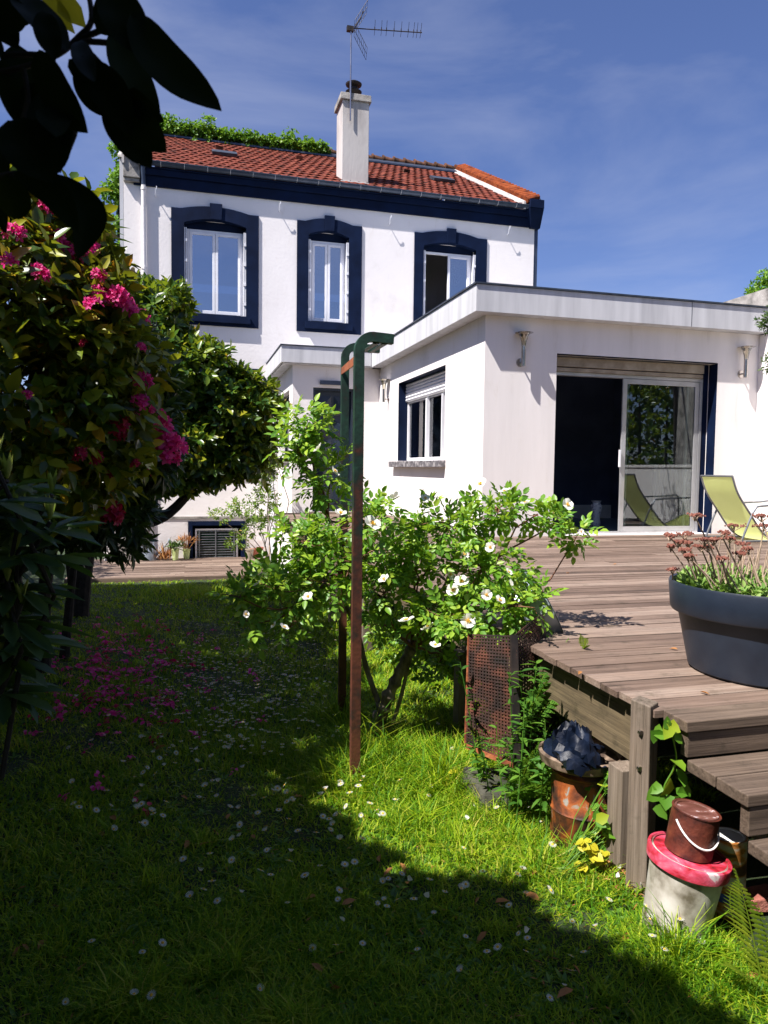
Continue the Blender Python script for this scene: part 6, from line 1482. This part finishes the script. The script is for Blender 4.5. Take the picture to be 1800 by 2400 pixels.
for i, p in enumerate(gp):
    if p[0] > 1.62 and p[1] > 2.1: continue
    if i < 300:
        o = bpy.data.objects.new('daisy', DM[0 if rng.random() < .75 else 1]); COL.objects.link(o)
        o.location = (p[0], p[1], p[2] + (.012 if p[1] > 3 else 0)); s_ = rng.uniform(.95, 1.45) * (1.0 if p[1] < 2.6 else 1.15); o.rotation_euler = (rng.normal() * .35 + .25, rng.normal() * .3, rng.random() * 6); o.scale = (s_, s_, s_ * rng.uniform(.7, 1.3))
        tag(o, 'small white daisy with a yellow eye in the lawn', 'daisy', 'white daisies in the lawn')
    else: restP.append(p)
if restP:
    base = DM[0]; nv = len(base.vertices); co = np.zeros(nv * 3); base.vertices.foreach_get('co', co); co = co.reshape(-1, 3); mb = MB(); fidx = [tuple(p.vertices) for p in base.polygons]; mi = [p.material_index for p in base.polygons]
    for p in restP:
        a = rng.random() * 6; cz, sz_ = math.cos(a), math.sin(a); k_ = rng.uniform(.8, 1.35); q = co * k_; q = np.stack([q[:, 0] * cz - q[:, 1] * sz_, q[:, 0] * sz_ + q[:, 1] * cz, q[:, 2]], -1); q[:, 1] -= q[:, 2] * rng.uniform(0, .5); mb.add(q + np.array(p), fidx)
    me = mb.mesh('daisies'); [me.materials.append(m_) for m_ in (L_WEED, F_WHITE, F_YEL)]
    me.polygons.foreach_set('material_index', np.tile(mi, len(restP)).astype(np.int32)); o = link('distant_daisies', me, None); tag(o, kind='stuff')

# fallen rhododendron blossoms, fallen leaves
def petal_mesh(m, n=5, L_=.03, W_=.02):
    g = Geo(); a = rng.random(n) * 6.28
    g.add(leaf_geo(rng.normal(size=(n, 3)) * np.array([.012, .012, .003]) + [0, 0, .012], np.stack([np.cos(a), np.sin(a), rng.normal(size=n) * .35], -1), rng.normal(size=(n, 3)) * .4 + [0, 0, 1], L_, W_, .2)); me = np_mesh('petals', np.concatenate(g.V), np.concatenate(g.T), np.concatenate(g.Q)); me.materials.append(m); return me
PM = [petal_mesh(F_MAG), petal_mesh(F_MAG, 4), petal_mesh(F_RED, 4)]
c_ = 0
while c_ < 280:
    x, y = rng.normal(290, 105), rng.normal(1580, 75)
    if c_ > 262: x, y = rng.uniform(60, 700), rng.uniform(1480, 2080)
    if not (40 < x < 720 and 1450 < y < 2100): continue
    p = on_ground(x, y); o = bpy.data.objects.new('fallen_blossom', PM[rng.integers(3)]); COL.objects.link(o); o.location = (p[0], p[1], p[2] + .024); s_ = rng.uniform(.8, 1.7); o.scale = (s_,) * 3; o.rotation_euler = (rng.normal() * .3, rng.normal() * .3, rng.random() * 6)
    tag(o, 'magenta rhododendron blossom fallen on the shaded grass', 'fallen blossom', 'fallen magenta blossoms on the lawn'); c_ += 1
def dead_mesh():
    g = Geo().add(leaf_geo([(-.03, 0, .0)], [(1, 0, .15)], [(0, .2, 1)], .07, .03, .25, .35)); me = np_mesh('dead_leaf', np.concatenate(g.V), np.concatenate(g.T), np.concatenate(g.Q)); me.materials.append(L_DEAD); return me
DL = [dead_mesh(), dead_mesh()]
dpos = [(1175, 2130), (1260, 1920), (1040, 1940), (890, 2025), (735, 2120), (910, 2060), (1465, 2215), (1762, 2310), (815, 2132), (480, 1992), (505, 1966), (1250, 2065), (955, 2085), (1600, 2245), (1660, 2230), (265, 1680), (300, 1665), (250, 1700), (200, 1690), (340, 1670), (440, 1410), (470, 1412), (400, 1420), (450, 1420), (500, 1405), (60, 2240), (100, 2230), (40, 2250), (1350, 2290), (1130, 2215), (1250, 2120), (700, 1880), (1440, 2050), (1470, 2035), (1500, 2075)] + [(rng.uniform(150, 1700), rng.uniform(1700, 2350)) for _ in range(22)]
for (x, y) in dpos:
    p = on_ground(x, y)
    if p[0] > 1.62 and p[1] > 1.9: continue
    o = bpy.data.objects.new('fallen_leaf', DL[rng.integers(2)]); COL.objects.link(o); o.location = (p[0], p[1], p[2] + .03); s_ = rng.uniform(.5, 1.0); o.scale = (s_,) * 3; o.rotation_euler = (rng.normal() * .4, rng.normal() * .4, rng.random() * 6)
    tag(o, 'dry brown leaf lying in the grass', 'fallen leaf', 'dry leaves on the lawn')
c0_ = on_ground(1465, 2040); kk = 900; q = rng.normal(size=(kk, 2)) * [.10, .13]
P = np.stack([c0_[0] + q[:, 0], c0_[1] + q[:, 1], np.full(kk, .010) + rng.random(kk) * .012], -1); k2 = 1500; P2 = lawn_points(k2, far=9); P = np.concatenate([P, P2 + [0, 0, .02]]); n = len(P); a = rng.random(n) * 6.28
g = Geo().add(lite_geo(P, np.stack([np.cos(a), np.sin(a), rng.normal(size=n) * .2], -1), rng.normal(size=(n, 3)) * .3 + [0, 0, 1], rng.uniform(.012, .05, n), rng.uniform(.002, .007, n)))
o = g.build('dry_litter', L_DEAD); tag(o, kind='stuff')
# fallen white rose petals
WPm = petal_mesh(F_WHITE, 1, .022, .02)
for (x, y) in ((1118, 1916), (1141, 1908), (893, 1932), (1165, 1945), (1092, 1945), (955, 2085), (1010, 2128), (1236, 2222), (1450, 2060), (1440, 2085), (1500, 2112), (795, 2190), (1015, 1870), (1028, 1862)):
    p = on_ground(x, y); o = bpy.data.objects.new('fallen_petal', WPm); COL.objects.link(o); o.location = (p[0], p[1], p[2] + .035); o.rotation_euler = (rng.normal() * .5 + .5, rng.normal() * .4, rng.random() * 6); o.scale = (1.15,) * 3
    tag(o, 'white rose petal fallen on the sunlit grass', 'petal', 'fallen white rose petals')
# leaves and litter on the deck
for (x, y) in ((1330, 1345), (1442, 1324), (1580, 1524), (1650, 1627), (1360, 1580)):
    p = at(x, y, Z=DZ); o = bpy.data.objects.new('deck_leaf', DL[0]); COL.objects.link(o); o.location = (p[0], p[1], DZ + .008); o.scale = (.6,) * 3; o.rotation_euler = (0, 0, rng.random() * 6)
    tag(o, 'small curled dry leaf on the terrace boards', 'fallen leaf', 'dry leaves on the terrace')
# a cut log split lying under the deck edge
lg = MB(); q = at(850, 1440, Z=-.25)
for i_ in range(3): lg.tube([(q[0] + .05 * i_, q[1] + .3, -.2 + .09 * i_), (q[0] + .1 + .05 * i_, q[1] - .1, -.2 + .09 * i_)], .055, 9)
o = lg.build('log_pile', BARK); tag(o, 'small pile of cut logs beside the terrace posts', 'logs')
